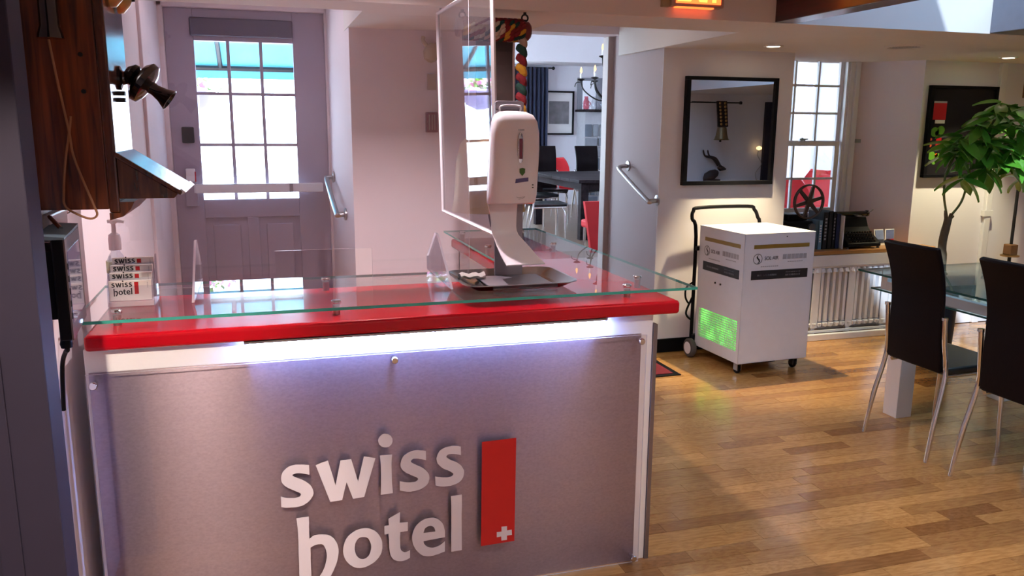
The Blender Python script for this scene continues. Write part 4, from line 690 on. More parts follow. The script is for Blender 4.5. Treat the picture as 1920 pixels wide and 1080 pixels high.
for face in ('f', 'l'):
    if face == 'f': P = lambda u, v, d: (X0+u*(X1-X0), Y0-.0012+d, v)
    else: P = lambda u, v, d: (X0-.0012+d, Y1-u*(Y1-Y0), v)
    lb = bpy.data.objects.new('label', None); COL.objects.link(lb); lb.parent = AP; ORG[lb.name] = Vector((0, 0, 0))
    def rect(u0, u1, v0, v1): return [[(u0, v0), (u1, v0), (u1, v1), (u0, v1)]]
    def put(nm, loops, m): 
        o = outline(nm, loops, m, lb, P, .0008); return o
    put('gold_bar', rect(.13, .92, .885, .912), M['gold'])
    put('black_bar', rect(.11, .92, .672, .735), M['inkblack'])
    # round emblem with an S
    ring = [[(.19+.064*math.cos(t*PI/16), .815+.036*math.sin(t*PI/16)) for t in range(32)], [(.19+.059*math.cos(t*PI/16), .815+.0325*math.sin(t*PI/16)) for t in range(32)]]
    put('emblem_ring', ring, M['inkblack'])
    sc_ = [(.205, .847), (.178, .835), (.172, .824), (.188, .814), (.206, .803), (.204, .792), (.180, .785), (.205, .785), (.222, .797), (.216, .812), (.196, .822), (.186, .832)]
    put('emblem_mark', [sc_], M['inkblack'])
    text('word', 'SOL\u00b7AIR', .036, M['inkblack'], lb, (lambda u, v, d, P=P: P(.285+u*1.55, .806+v, d)), .0008)
    for k, (u0, u1) in enumerate(((.545, .60), (.61, .66), (.67, .715), (.725, .775), (.785, .835), (.845, .89))): put('grey_word', rect(u0, u1, .806, .84), M['greytext'])
    for k in range(9): put('fine_print', rect(.24+.028*k, .262+.028*k, .758, .765), M['greytext'])
    for k in range(7): put('fine_print', rect(.62+.032*k, .645+.032*k, .785, .790), M['greytext'])
    for k in range(11): put('white_print', rect(.20+.025*k, .218+.025*k, .696, .708), M['greytext'])
    for k in range(9): put('white_print', rect(.60+.024*k, .618+.024*k, .690, .702), M['greytext'])
    for k in range(9): put('white_print', rect(.60+.024*k, .618+.024*k, .713, .719), M['greytext'])
    for k in range(18): put('gold_print', rect(.24+.032*k, .262+.032*k, .895, .901), M['ribbed'])
for y in (-.02, .045): MB().cyl((X0+.001, y, .60), (X0-.006, y, .60), .007, n=10).build('button', M['inkblack'], AP, local=True)
MB().cyl((.05, Y0, .962), (.05, Y0-.004, .962), .004, n=8).build('screw', M['inkblack'], AP, local=True)
hp = [(X0-.012, Y1+.035, .10), (X0-.012, Y1+.035, .90), (X0-.045, Y1+.045, 1.03), (X0-.035, Y1+.05, 1.085), (X0+.02, Y1+.05, 1.11), (X1-.14, Y1+.05, 1.11), (X1-.08, Y1+.05, 1.085), (X1-.05, Y1+.045, 1.03), (X1-.03, Y1+.035, .90), (X1-.03, Y1+.035, .10)]
MB().tube(smooth_path(hp, 4), .0135, 10).box(X0-.02, X1, Y1-.002, Y1+.045, .13, .16).box(X0-.02, X1, Y1-.002, Y1+.045, .80, .83).build('push_handle', M['black'], AP, local=True, smooth=True)
for xx in (X0-.045, X1+.045):
    wl = MB().lathe([(.030, -.016), (.062, -.02), (.070, -.012), (.070, .012), (.062, .02), (.030, .016)], (xx, Y1-.01, .07), (1, 0, 0), 24).build('wheel', M['rubber'], AP, local=True, smooth=True)
    MB().lathe([(.046, -.022), (.042, -.024), (.012, -.020), (.012, .02), (.042, .024), (.046, .022)], (xx, Y1-.01, .07), (1, 0, 0), 24).build('hub', M['white_plastic'], wl, local=True, smooth=True)
MB().cyl((X0-.05, Y1-.01, .07), (X1+.05, Y1-.01, .07), .008, n=8).box(X0+.04, X0+.06, Y1-.03, Y1+.01, .07, .09).box(X1-.06, X1-.04, Y1-.03, Y1+.01, .07, .09).build('axle', M['black'], AP, local=True)
for xx in (X0+.045, X1-.06):
    cs = MB().box(xx-.02, xx+.02, Y0+.03, Y0+.07, .072, .086).box(xx-.018, xx-.014, Y0+.04, Y0+.085, .025, .075).box(xx+.014, xx+.018, Y0+.04, Y0+.085, .025, .075).build('caster_fork', M['steel'], AP, local=True)
    MB().lathe([(.010, -.012), (.028, -.012), (.031, -.008), (.031, .008), (.028, .012), (.010, .012)], (xx, Y0+.068, .031), (1, 0, 0), 18).build('caster_wheel', M['black'], cs, local=True, smooth=True)
box(-.09, .10, Y0+.10, Y0+.22, .045, .086).build('motor_pan', M['black'], AP, local=True)
MB().tube(smooth_path([(X0-.018, Y1+.03, .56), (X0-.075, Y1+.03, .52), (X0-.085, Y1+.02, .45), (X0-.045, Y1+.03, .40), (X0-.02, Y1+.035, .44), (X0-.06, Y1+.04, .34), (X0-.055, Y1+.03, .30), (X0-.018, Y1+.03, .27)], 5), .0075, 8).build('power_cord', M['black'], AP, local=True, smooth=True)

# ================================================================ mirror, grab bars, mats, wall bits
MR = thing('wall_mirror', 'large black framed mirror hung above the air purifier', 'mirror', (3.348, 5.42, 1.27))
MB().box(2.965, 3.728, 5.400, 5.440, 2.025, 2.050).box(2.965, 3.728, 5.400, 5.440, 1.268, 1.297).box(2.965, 2.998, 5.400, 5.440, 1.297, 2.025).box(3.700, 3.728, 5.400, 5.440, 1.297, 2.025).build('frame', M['black'], MR, bevel=.002)
box(2.998, 3.700, 5.416, 5.421, 1.297, 2.025).build('mirror_glass', M['mirror'], MR)
def grab(label, pts, fl_, nrm):
    g = thing('grab_bar', label, 'grab bar', pts[0], 'stainless grab bars by the steps')
    MB().tube(smooth_path(pts, 6), .017, 12).build('bar', M['steel'], g, smooth=True)
    for p in fl_: MB().lathe([(.040, 0), (.040, .008), (.020, .014)], p, nrm, 20).build('flange', M['steel'], g, smooth=True)
def rx(y): return 2.79+(6.42-y)*.008
grab('sloping stainless grab bar on the wall beside the dining doorway', [(rx(5.98), 5.98, 1.385), (2.72, 5.97, 1.378), (2.705, 5.92, 1.345), (2.715, 5.48, 1.165), (2.735, 5.45, 1.153), (2.795, 5.46, 1.157)], [(rx(5.98), 5.98, 1.385), (2.797, 5.46, 1.157)], (-1, 0, 0))
grab('sloping stainless grab bar in the entrance door recess', [(.502, 5.95, 1.325), (.46, 5.94, 1.32), (.450, 5.90, 1.30), (.462, 5.40, 1.13), (.475, 5.36, 1.118), (.523, 5.36, 1.12)], [(.502, 5.95, 1.325), (.522, 5.36, 1.12)], (-1, 0, 0))
MT = thing('entry_mat', 'dark red entry mat with black border near the counter end', 'mat', (2.2, 5.2, 0.0))
MB().box(1.50, 2.725, 4.86, 5.60, 0.0, .006).build('border', M['black'], MT)
MB().box(1.54, 2.685, 4.90, 5.56, .004, .009).build('pile', M['carpetred'], MT)
WO = thing('horn_ornament', 'small cream carved ornament on the wall beside the clear hanging panel', 'ornament', (1.0, 4.98, 2.1))
hm = pm('carved horn', (.52, .42, .28), .6, var=.2)
MB().lathe([(.012, -.055), (.038, -.04), (.05, 0), (.04, .035), (.02, .055)], (1.015, 4.972, 2.11), (0.2, 0, 1), 12).build('head', hm, WO, smooth=True)
for s in (-1, 1): MB().tube(smooth_path([(1.015+s*.025, 4.975, 2.15), (1.015+s*.05, 4.97, 2.18), (1.015+s*.045, 4.972, 2.205)], 4), [.013]*8+[.005], 8).build('horn', hm, WO, smooth=True)
WC = thing('wall_plate', 'plain beige plate on the wall above the red alarm box', 'plate', (1.02, 4.99, 1.94))
MB().box(.992, 1.045, 4.985, 5.0, 1.895, 1.99).build('plate', pm('beige plate', (.50, .42, .34), .6), WC, bevel=.003)
for z in (1.905, 1.98): MB().cyl((1.018, 4.986, z), (1.018, 4.982, z), .003, n=8).build('screw', M['steel'], WC)
FA = thing('fire_alarm_box', 'small dark red alarm box on the wall beside the hanging panel', 'alarm', (1.02, 4.98, 1.70))
MB().box(.978, 1.05, 4.965, 5.0, 1.645, 1.765).build('case', pm('dark red enamel', (.20, .01, .02), .3, coat=.3), FA, bevel=.004)
for x in (.995, 1.012, 1.028): box(x, x+.004, 4.962, 4.966, 1.66, 1.75).build('ridge', M['yarn_white'], FA)

# ================================================================ black TV on the right, its reflections painted as patches
PS = thing('black_tv', 'big black glossy TV with painted reflections on the wall behind the leafy plant', 'picture', (5.64, 5.58, 1.29))
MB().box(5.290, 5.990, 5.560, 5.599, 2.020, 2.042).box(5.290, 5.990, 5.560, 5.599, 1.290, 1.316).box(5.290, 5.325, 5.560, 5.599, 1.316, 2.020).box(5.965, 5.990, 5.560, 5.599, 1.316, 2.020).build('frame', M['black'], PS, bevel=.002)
pg = MB().box(5.325, 5.965, 5.580, 5.590, 1.316, 2.020).build('print', pm('black glossy screen', (.014, .012, .014), .12, spec=.25, var=.2), PS)  # glossy TV screen that carries the painted reflections
for (x0, x1, z0, z1, m) in ((5.335, 5.475, 1.765, 1.90, 'flagred'), (5.335, 5.475, 1.90, 1.915, 'greytext'), (5.37, 5.47, 1.735, 1.763, 'paper'), (5.40, 5.455, 1.53, 1.63, 'flagred')): box(x0, x1, 5.5788, 5.5801, z0, z1).build('reflection_patch', M[m], pg)  # room reflections painted on the screen as flat colour patches
om = pm('orange reflection paint', (.85, .12, .01), .3); gm2 = pm('green reflection paint', (.10, .28, .02), .4, var=.4)  # colours for the orange and green reflections on the screen
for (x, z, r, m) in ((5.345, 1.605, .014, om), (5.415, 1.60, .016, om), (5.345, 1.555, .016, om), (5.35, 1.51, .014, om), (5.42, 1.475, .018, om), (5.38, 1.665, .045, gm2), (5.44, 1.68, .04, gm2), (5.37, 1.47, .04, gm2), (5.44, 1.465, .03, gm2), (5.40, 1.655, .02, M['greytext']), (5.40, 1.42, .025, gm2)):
    outline('reflection_patch', [[(x+r*math.cos(t*PI/6), z+r*math.sin(t*PI/6)*.9) for t in range(12)]], m, pg, lambda u, v, d: (u, 5.5794+d*.2, v), .0008)
PI_ = thing('wall_pipe', 'white vertical pipe boxed to the wall past the black panel', 'pipe', (6.03, 5.57, 0))
MB().box(6.0, 6.065, 5.565, 5.60, 0, 2.24).build('pipe', M['white'], PI_, bevel=.006); MB().box(5.985, 6.08, 5.56, 5.60, .95, 1.0).build('bracket', M['white'], PI_)
FP = thing('pole_stand', 'thin dark pole stand with brown wooden blocks at top and bottom', 'stand', (6.20, 5.45, 0))
MB().lathe([(.12, 0), (.12, .02), (.03, .04), (.02, .06)], (6.20, 5.45, 0), n=20).cyl((6.2, 5.45, .05), (6.2, 5.45, .62), .014).build('base', M['iron'], FP, smooth=True)
MB().lathe([(.075, 0), (.075, .01), (.05, .016)], (6.2, 5.45, .61), n=20).build('collar', M['brass'], FP, smooth=True)
for z0, z1 in ((.625, .715), (1.95, 2.13)): box(6.16, 6.24, 5.41, 5.49, z0, z1).build('block', pm('brown block', (.16, .075, .03), .5, var=.2), FP, bevel=.006)
MB().cyl((6.2, 5.45, .715), (6.2, 5.45, 1.95), .013, n=12).build('pole', M['iron'], FP, smooth=True)
MB().box(6.195, 6.205, 5.448, 5.452, .72, 1.95).build('inlay', M['brass'], FP)

# ================================================================ exit sign
XS = thing('exit_sign', 'lit red EXIT sign on the beam above the dining doorway', 'sign', (2.18, 3.95, 2.3))
MB().box(2.045, 2.345, 3.925, 3.974, 2.292, 2.46).build('housing', pm('grey sign housing', (.36, .26, .22), .5), XS, bevel=.004)
MB().box(2.005, 2.05, 3.945, 3.974, 2.289, 2.42).build('side_bracket', pm('tan sign bracket', (.40, .30, .16), .6), XS, bevel=.003)
fcx = MB().box(2.068, 2.325, 3.921, 3.926, 2.307, 2.445).build('face', M['exitred'], XS)
text('letter', 'EXIT', .138, M['exitorange'], fcx, lambda u, v, d: (2.196+u*.88, 3.9195+d, 2.322+v), .001, 'CENTER', 1.0, .006)
box(2.075, 2.29, 3.93, 3.96, 2.286, 2.2925).build('down_light', M['exitred'], XS)

# ================================================================ downlights
def downlight(label, x, y, z, power, col=(1.0, .78, .52), ang=120, grp='recessed ceiling downlights', r=.045, tilt=None, rad=.03):
    t = thing('downlight', label, 'downlight', (x, y, z), grp)
    MB().lathe([(r+.022, 0), (r+.02, -.006), (r, -.006), (r-.003, -.001)], (x, y, z), n=24).build('trim_ring', M['white'], t, smooth=True)
    MB().lathe([(r-.004, -.0035), (r-.006, -.005)], (x, y, z), n=20).build('lens', M['lamp'], t)
    l = bpy.data.lights.new('spot', 'SPOT'); l.energy = power; l.color = col; l.spot_size = math.radians(ang); l.spot_blend = .6; l.shadow_soft_size = rad
    lo = bpy.data.objects.new('lamp_light', l); COL.objects.link(lo); lo.parent = t; lo.location = (0, 0, -.02)
    if tilt: lo.rotation_euler = (Vector(tilt)-Vector((x, y, z))).to_track_quat('-Z', 'Y').to_euler()
downlight('lit round downlight in the low ceiling above the mirror', 3.42, 5.05, 2.24, 190, (1.0, .80, .48), 62, rad=.018)
downlight('bright downlight in the low ceiling above the black panel and plant', 5.62, 5.17, 2.24, 110, (1.0, .88, .55), 80, rad=.03)
downlight('recessed downlight near the middle of the plain ceiling before the counter', .82, -.2, 2.66, 55, (1.0, .86, .78), 140)
downlight('recessed downlight in the plain ceiling closest to the wall telephone', -.45, .25, 2.66, 330, (1.0, .82, .66), 30, tilt=(-.40, 2.69, .50))
downlight('added fill downlight in the plain ceiling closest to the skylight beam', 2.0, .9, 2.66, 90, (1.0, .88, .82), 140)  # fill lamp added to brighten the right side of the room
downlight('added unseen downlight high in the entrance door recess', -.05, 5.15, 2.78, 7, (1.0, .80, .90), 150)  # lamp added out of view to lift the door and walls
downlight('added unseen downlight high in the dining doorway recess', 2.15, 5.3, 2.78, 3, (1.0, .78, .72), 150)  # lamp added out of view to brighten this recess
downlight('recessed downlight in the plain ceiling above the counter top', .6, 3.3, 2.66, 160, (1.0, .86, .88), 125)
SPK = thing('ceiling_speaker', 'round flush speaker grille in the low ceiling', 'speaker', (4.24, 4.74, 2.24))
MB().lathe([(.125, 0), (.123, -.008), (.110, -.012), (.106, -.006)], (4.24, 4.74, 2.24), n=32).build('rim', M['ceil'], SPK, smooth=True)
for k in range(5): MB().torus((4.24, 4.74, 2.234), .02+.018*k, .004, (0, 0, 1), 24, 6).build('ring', M['greytext'], SPK)

# ================================================================ radiator
RD = thing('radiator', 'white cast iron column radiator under the oak window sill', 'radiator', (4.5, 5.52, 0))
for i in range(24):
    x = 3.91+.0565*i
    cm = MB().box(x-.0125, x+.0125, 5.468, 5.530, .14, .545).tube([(x, 5.47, .13), (x, 5.472, .115), (x, 5.50, .11)], .022, 8).tube([(x, 5.47, .545), (x, 5.474, .562), (x, 5.50, .566)], .023, 8)
    cm.build('column', M['white_metal'], RD)
for i in range(0, 24, 6): MB().box(3.91+.0565*i-.035, 3.91+.0565*i+.035, 5.462, 5.470, .09, .585).box(3.91+.0565*i-.02, 3.91+.0565*i+.02, 5.47, 5.50, .0, .11).build('foot', M['white_metal'], RD, bevel=.004)
MB().box(3.885, 5.225, 5.545, 5.549, .06, .585).build('back_plate', M['white_metal'], RD)
MB().box(3.885, 5.225, 5.462, 5.60, .582, .600).build('top_cover', M['white_metal'], RD, bevel=.006)
MB().box(3.885, 5.225, 5.452, 5.462, .600, .688).build('fascia', M['white_metal'], RD)
MB().box(3.885, 5.225, 5.452, 5.462, .052, .072).build('base_rail', M['white_metal'], RD)

# ================================================================ things on the sill
SZ = .7225
PJ = thing('film_projector', 'black film projector with a brown spoked reel on the window sill', 'projector', (4.25, 5.68, SZ))
MB().box(4.02, 4.29, 5.62, 5.80, SZ, .95).box(4.06, 4.25, 5.64, 5.78, .95, 1.005).build('body', M['black'], PJ, bevel=.012)
MB().cyl((4.27, 5.62, .90), (4.27, 5.60, .90), .03).cyl((4.17, 5.62, .87), (4.17, 5.595, .87), .022).build('knob', M['steel'], PJ, smooth=True)
MB().tube([(4.223, 5.64, .97), (4.223, 5.625, 1.105)], .012, 8).build('reel_arm', M['iron'], PJ)
rm = pm('brown reel metal', (.10, .065, .05), .45, .5, var=.2)
rl = MB()
for yy in (5.600, 5.618): rl.torus((4.223, yy, 1.107), .134, .007, (0, 1, 0), 40, 8)
rl.lathe([(.030, -.014), (.030, .014)], (4.223, 5.609, 1.107), (0, 1, 0), 16)
rl = rl.build('reel', rm, PJ, smooth=True)
for k in range(6):
    t = k*PI/3+.25; u = Vector((math.cos(t), 0, math.sin(t))); v = Vector((-u.z, 0, u.x)); c_ = Vector((4.223, 5.609, 1.107))
    a = [c_+u*.02+v*.016, c_+u*.02-v*.016, c_+u*.133-v*.011, c_+u*.133+v*.011]
    MB().hexa([p+Vector((0, -.008, 0)) for p in a], [p+Vector((0, .008, 0)) for p in a]).build('spoke', rm, rl)
bk = 'books and binders on the window sill'
blue = pm('pale blue cover', (.16, .30, .42), .5); navy = pm('navy cover', (.015, .02, .07), .5, var=.2); dkc = pm('black cover', (.015, .014, .018), .5, var=.2)
def book(name, label, cat, x0, x1, h, m, y0=5.56, y1=5.76, spine=None):
    t = thing(name, label, cat, ((x0+x1)/2, (y0+y1)/2, SZ), bk)
    MB().box(x0, x1, y0, y0+.006, SZ, SZ+h).box(x0, x0+.003, y0, y1, SZ, SZ+h).box(x1-.003, x1, y0, y1, SZ, SZ+h).build('cover', m, t)
    box(x0+.003, x1-.003, y0+.006, y1-.006, SZ+.005, SZ+h-.006).build('pages', M['paper'], t)
    if spine:
        for k in range(7): box(x0+(x1-x0)*.3, x1-(x1-x0)*.3, y0-.0015, y0, SZ+h*.25+h*.09*k, SZ+h*.25+h*.09*k+h*.05).build('spine_mark', spine, t)
book('book', 'pale blue white edged book standing beside the film projector', 'book', 4.30, 4.338, .235, blue, spine=M['paper'])
book('binder', 'black binder with white spine marks beside the pale blue book', 'binder', 4.345, 4.388, .30, dkc, spine=M['greytext'])
book('binder', 'thick black binder between marked binder and slim dark book', 'binder', 4.392, 4.432, .31, dkc)
book('book', 'slim dark book with faint grey spine among the binders', 'book', 4.436, 4.462, .30, dkc, spine=M['greyplate'])
book('book', 'navy blue book against the pale metal bookend', 'book', 4.466, 4.505, .285, navy)
be = thing('bookend', 'thin pale metal bookend between the books and the typewriter', 'bookend', (4.52, 5.66, SZ))
box(4.515, 4.524, 5.53, 5.72, SZ, SZ+.27).build('plate', M['white_metal'], be, bevel=.002); box(4.5235, 4.534, 5.60, 5.70, SZ-.0003, SZ+.002).build('foot', M['white_metal'], be)
TW = thing('typewriter', 'antique black typewriter on the window sill beside the bookend', 'typewriter', (4.70, 5.68, SZ))
MB().prism([(5.50, SZ+.015), (5.83, SZ+.015), (5.83, SZ+.235), (5.70, SZ+.24), (5.665, SZ+.16), (5.62, SZ+.12), (5.50, SZ+.045)], 'x', 4.545, 4.875).build('body', M['black'], TW, bevel=.010)
MB().cyl((4.53, 5.74, SZ+.262), (4.90, 5.74, SZ+.262), .022, n=14).cyl((4.515, 5.74, SZ+.262), (4.53, 5.74, SZ+.262), .027, n=14).cyl((4.90, 5.74, SZ+.262), (4.915, 5.74, SZ+.262), .027, n=14).build('platen', M['black_gloss'], TW, smooth=True)
MB().tube([(4.895, 5.73, SZ+.26), (4.905, 5.68, SZ+.29), (4.90, 5.66, SZ+.30)], .005, 6).build('carriage_lever', M['chrome'], TW)
for r_ in range(4):
    for k in range(10): MB().cyl((4.585+.026*k+.006*r_, 5.515+.026*r_, SZ+.055+.021*r_), (4.585+.026*k+.006*r_, 5.513+.026*r_, SZ+.068+.021*r_), .009, n=8).build('key', M['black_gloss'], TW)
MB().box(4.58, 4.84, 5.700, 5.706, SZ+.195, SZ+.215).build('paper_rest', M['steel'], TW)
for x in (4.62, 4.79): MB().cyl((x, 5.70, SZ+.245), (x, 5.70, SZ+.252), .03, n=16).build('ribbon_spool', M['steel'], TW, smooth=True)
for x in (4.56, 4.86):
    for y in (5.52, 5.81): MB().cyl((x, y, SZ), (x, y, SZ+.016), .012, n=8).build('foot', M['rubber'], TW)
cg = 'postcards on the window sill'
def card(label, x, tilt, sky, low):
    t = thing('postcard', label, 'card', (x, 5.66, SZ), cg)
    f = lambda u, v: (x+u+v*tilt, 5.64+v*.22, SZ+v*.976)
    def q(nm, u0, u1, v0, v1, dy, m, par):
        a = [f(u0, v0), f(u1, v0), f(u1, v1), f(u0, v1)]
        return MB().hexa([(p[0], p[1]-dy, p[2]) for p in a], [(p[0], p[1]-dy-.002, p[2]) for p in a]).build(nm, m, par)
    c = q('card', -.048, .048, 0, .135, 0, M['paper'], t)
    q('photo', -.036, .044, .05, .128, .002, sky, c); q('photo', -.036, .044, .018, .052, .002, low, c)
    MB().box(x-.03, x+.03, 5.642, 5.70, SZ, SZ+.008).build('easel', M['paper'], t)
skyb = pm('sky print', (.25, .32, .55), .4, var=.3); hill = pm('mountain print', (.05, .06, .10), .4, var=.4, scale=40); redp = M['flagred']
card('postcard of a dark mountain under pale sky next to the typewriter', 4.985, -.02, skyb, hill)
card('postcard of blue mountain with red foot near the chair back', 5.08, .12, pm('blue peak print', (.13, .16, .33), .4, var=.5, scale=25), redp)
JR = thing('jar', 'small dark lidded jar at the end of the sill', 'jar', (5.33, 5.66, SZ))
MB().lathe([(.030, 0), (.034, .005), (.034, .06), (.031, .066)], (5.33, 5.66, SZ), n=20).build('body', pm('tan jar', (.42, .34, .25), .4), JR, smooth=True)
MB().lathe([(.0345, .025), (.0345, .045)], (5.33, 5.66, SZ), n=20).build('label_band', M['black'], JR); MB().lathe([(.033, .066), (.033, .085), (.030, .087)], (5.33, 5.66, SZ), n=20).build('lid', M['black'], JR, smooth=True)
# ================================================================ glass table and high-back chairs
GT = thing('glass_table', 'glass dining table on thick white legs with a lower glass leaf', 'table', (4.0, 3.4, 0))
ZT = .815
def glass_slab(x0, x1, y0, y1, z0, z1, nm, par):
    V = [(x0, y0, z0), (x1, y0, z0), (x1, y1, z0), (x0, y1, z0), (x0, y0, z1), (x1, y0, z1), (x1, y1, z1), (x0, y1, z1)]
    MB().add(V, [(0, 3, 2, 1), (4, 5, 6, 7)]).mat(1).add(V, [(0, 1, 5, 4), (1, 2, 6, 5), (2, 3, 7, 6), (3, 0, 4, 7)]).build(nm, [glassy('table glass', (.74, .86, .84), .05, .06, (.8, .9, .9)), pm('dark green glass edge', (.02, .10, .09), .15)], par)
glass_slab(3.60, 4.62, 2.2, 4.24, ZT-.012, ZT, 'glass_top', GT)
glass_slab(3.64, 4.58, 2.3, 4.16, ZT-.115, ZT-.105, 'lower_leaf', GT)
MB().box(3.66, 4.56, 4.05, 4.10, ZT-.105, ZT-.013).box(3.66, 4.56, 2.35, 2.40, ZT-.105, ZT-.013).box(3.66, 3.70, 2.4, 4.05, ZT-.105, ZT-.05).box(4.52, 4.56, 2.4, 4.05, ZT-.105, ZT-.05).build('apron', M['white'], GT, bevel=.003)
for x, y in ((3.535, 3.735), (4.40, 3.80), (3.535, 2.35), (4.40, 2.35)): MB().box(x, x+.11, y, y+.11, 0, ZT-.115).build('leg', M['white'], GT, bevel=.003)
fr = thing('fruit_dish', 'small glass dish with a white candle on the glass table', 'dish', (4.32, 3.75, ZT))
MB().lathe([(.02, 0), (.05, .004), (.055, .02), (.051, .02), (.046, .008)], (4.22, 3.82, ZT+.0003), n=20).build('dish', glassy('dish glass', (.9, .95, .95), .06, .1), fr, smooth=True); MB().cyl((4.22, 3.82, ZT+.005), (4.22, 3.82, ZT+.03), .02).build('candle', M['paper'], fr, smooth=True)

def make_chair(label, grp):
    # faces +X, origin on the floor under the back
    t = thing('dining_chair', label, 'chair', (0, 0, 0), grp)
    rows = []
    for i in range(13):
        u = i/12; z = .46+.645*u; x = .082-.10*u+.035*math.sin(u*PI)*.9 - .012*math.sin(u*2*PI)
        rows.append([(x-.010*(1-(2*k/6-1)**2), (.185-.010*math.sin(u*PI))*(2*k/6-1), z) for k in range(7)])
    MB().sheet(rows, .028).build('backrest', M['leather'], t, smooth=True, local=True, bevel=.008)
    MB().hexa([(.09, -.20, .445), (.50, -.215, .455), (.50, .215, .455), (.09, .20, .445)], [(.09, -.20, .485), (.50, -.215, .495), (.50, .215, .495), (.09, .20, .485)]).build('seat', M['seat_leather'], t, local=True, bevel=.012)
    MB().tube([(.10, -.18, .438), (.48, -.195, .445), (.48, .195, .445), (.10, .18, .438)], .011, 8).build('seat_frame', M['chrome'], t, smooth=True, local=True)
    for s in (-1, 1):
        MB().tube(smooth_path([(.055, s*.198, .745), (.068, s*.198, .62), (.085, s*.205, .50), (.075, s*.212, .40), (.035, s*.222, .22), (.0, s*.228, 0)], 5), [.013]*21+[.012, .011, .011, .010, .010], 10).lathe([(.016, 0), (.016, .014)], (.053, s*.198, .741), n=10).build('leg', M['chrome'], t, smooth=True, local=True)
        MB().tube(smooth_path([(.44, s*.19, .44), (.47, s*.205, .36), (.475, s*.215, .15), (.48, s*.222, 0)], 4), .0115, 10).build('leg', M['chrome'], t, smooth=True, local=True)
    return t
C1 = make_chair('dark brown high-back chair before the radiator, at the far end of the glass table', 'high-back chairs at the glass table'); C1.location = (3.205, 3.385, 0)
C2 = copy_tree(C1); C2.location = (3.195, 2.76, 0); C2['label'] = 'dark brown high-back chair at the picture edge, beside the glass table middle'

# ================================================================ potted tree
PT = thing('potted_tree', 'leafy green money tree with a thin forked trunk in a dark planter', 'plant', (4.96, 4.95, 0))
MB().lathe([(.10, 0), (.135, .02), (.15, .58), (.155, .60), (.145, .605), (.138, .58)], (4.96, 4.95, 0), n=28).build('planter', M['black'], PT, smooth=True)
MB().lathe([(.139, .575), (.10, .60), (.04, .63), (.01, .64)], (4.96, 4.95, 0), n=20).build('soil', M['soil'], PT, smooth=True)
MB().tube(smooth_path([(4.965, 4.95, .60), (4.962, 4.95, .72), (4.955, 4.95, .85), (4.975, 4.95, .97), (4.985, 4.95, 1.03)], 4), [.036]*6+[.03]*6+[.028]*4+[.022], 10).tube([(4.975, 4.95, .98), (4.95, 4.945, 1.06), (4.94, 4.94, 1.085)], [.016, .013, .010], 8).tube([(4.985, 4.95, .99), (5.01, 4.95, 1.06)], [.016, .012], 8).tube([(4.98, 4.95, 1.0), (5.03, 4.95, 1.04)], [.011, .009], 8).build('trunk', M['bark'], PT, smooth=True)
stems = [[(4.945, 4.94, 1.08), (4.90, 4.93, 1.20), (4.885, 4.92, 1.36), (4.93, 4.90, 1.50)], [(5.01, 4.95, 1.05), (5.07, 4.93, 1.15), (5.10, 4.92, 1.30), (5.10, 4.90, 1.48), (5.18, 4.88, 1.66), (5.26, 4.86, 1.82)],
         [(4.93, 4.90, 1.50), (4.96, 4.88, 1.62)], [(5.10, 4.90, 1.48), (5.24, 4.82, 1.56), (5.36, 4.78, 1.60)], [(5.10, 4.92, 1.30), (5.02, 4.88, 1.36), (4.96, 4.82, 1.34)], [(5.18, 4.88, 1.66), (5.08, 4.84, 1.70)], [(5.24, 4.82, 1.56), (5.36, 4.76, 1.42)]]
for st in stems: MB().tube(smooth_path(st, 4), .0085, 6).build('stem', M['stemgreen'], PT, smooth=True)
lm = MB()
rows = []
for i in range(6):
    u = i/5; wd = .034*math.sin(PI*min(1, u*.92+.06))**.7; zc = -.05*u*u
    rows.append([(-wd, u*.17, zc+.010), (0, u*.17, zc), (wd, u*.17, zc+.010)])
lm.sheet(rows, .0012)
leaf0 = lm.build('leaf', M['leaf'], PT, smooth=True, local=True)
rl_ = random.Random(11); first = True
hubs = [((4.93, 4.90, 1.50), 8), ((4.96, 4.88, 1.62), 9), ((5.26, 4.86, 1.86), 9), ((5.36, 4.78, 1.60), 9), ((4.96, 4.82, 1.34), 7), ((5.08, 4.84, 1.70), 9), ((5.36, 4.76, 1.42), 8), ((5.18, 4.84, 1.60), 9), ((5.10, 4.80, 1.52), 9), ((5.24, 4.80, 1.46), 9), ((5.30, 4.80, 1.74), 9), ((4.88, 4.86, 1.56), 7), ((5.14, 4.82, 1.40), 8), ((5.42, 4.80, 1.70), 8), ((5.0, 4.84, 1.52), 8), ((5.46, 4.78, 1.52), 7), ((5.38, 4.82, 1.84), 7), ((5.16, 4.80, 1.78), 8), ((5.30, 4.74, 1.56), 8), ((5.06, 4.78, 1.58), 8), ((5.44, 4.74, 1.34), 6)]
for (h, n_) in hubs:
    for k in range(n_):
        o = leaf0 if first else leaf0.copy()
        if not first: COL.objects.link(o); o.parent = PT
        first = False
        az = 2*PI*k/n_+rl_.random()*.8; el = rl_.uniform(-.75, .35); s = rl_.uniform(.85, 1.35)
        o.rotation_euler = (el, rl_.uniform(-.5, .5), az); o.scale = (s, s, s)
        o.location = Vector(h)-Vector((4.96, 4.95, 0))+Vector((rl_.uniform(-.02, .02),)*3)

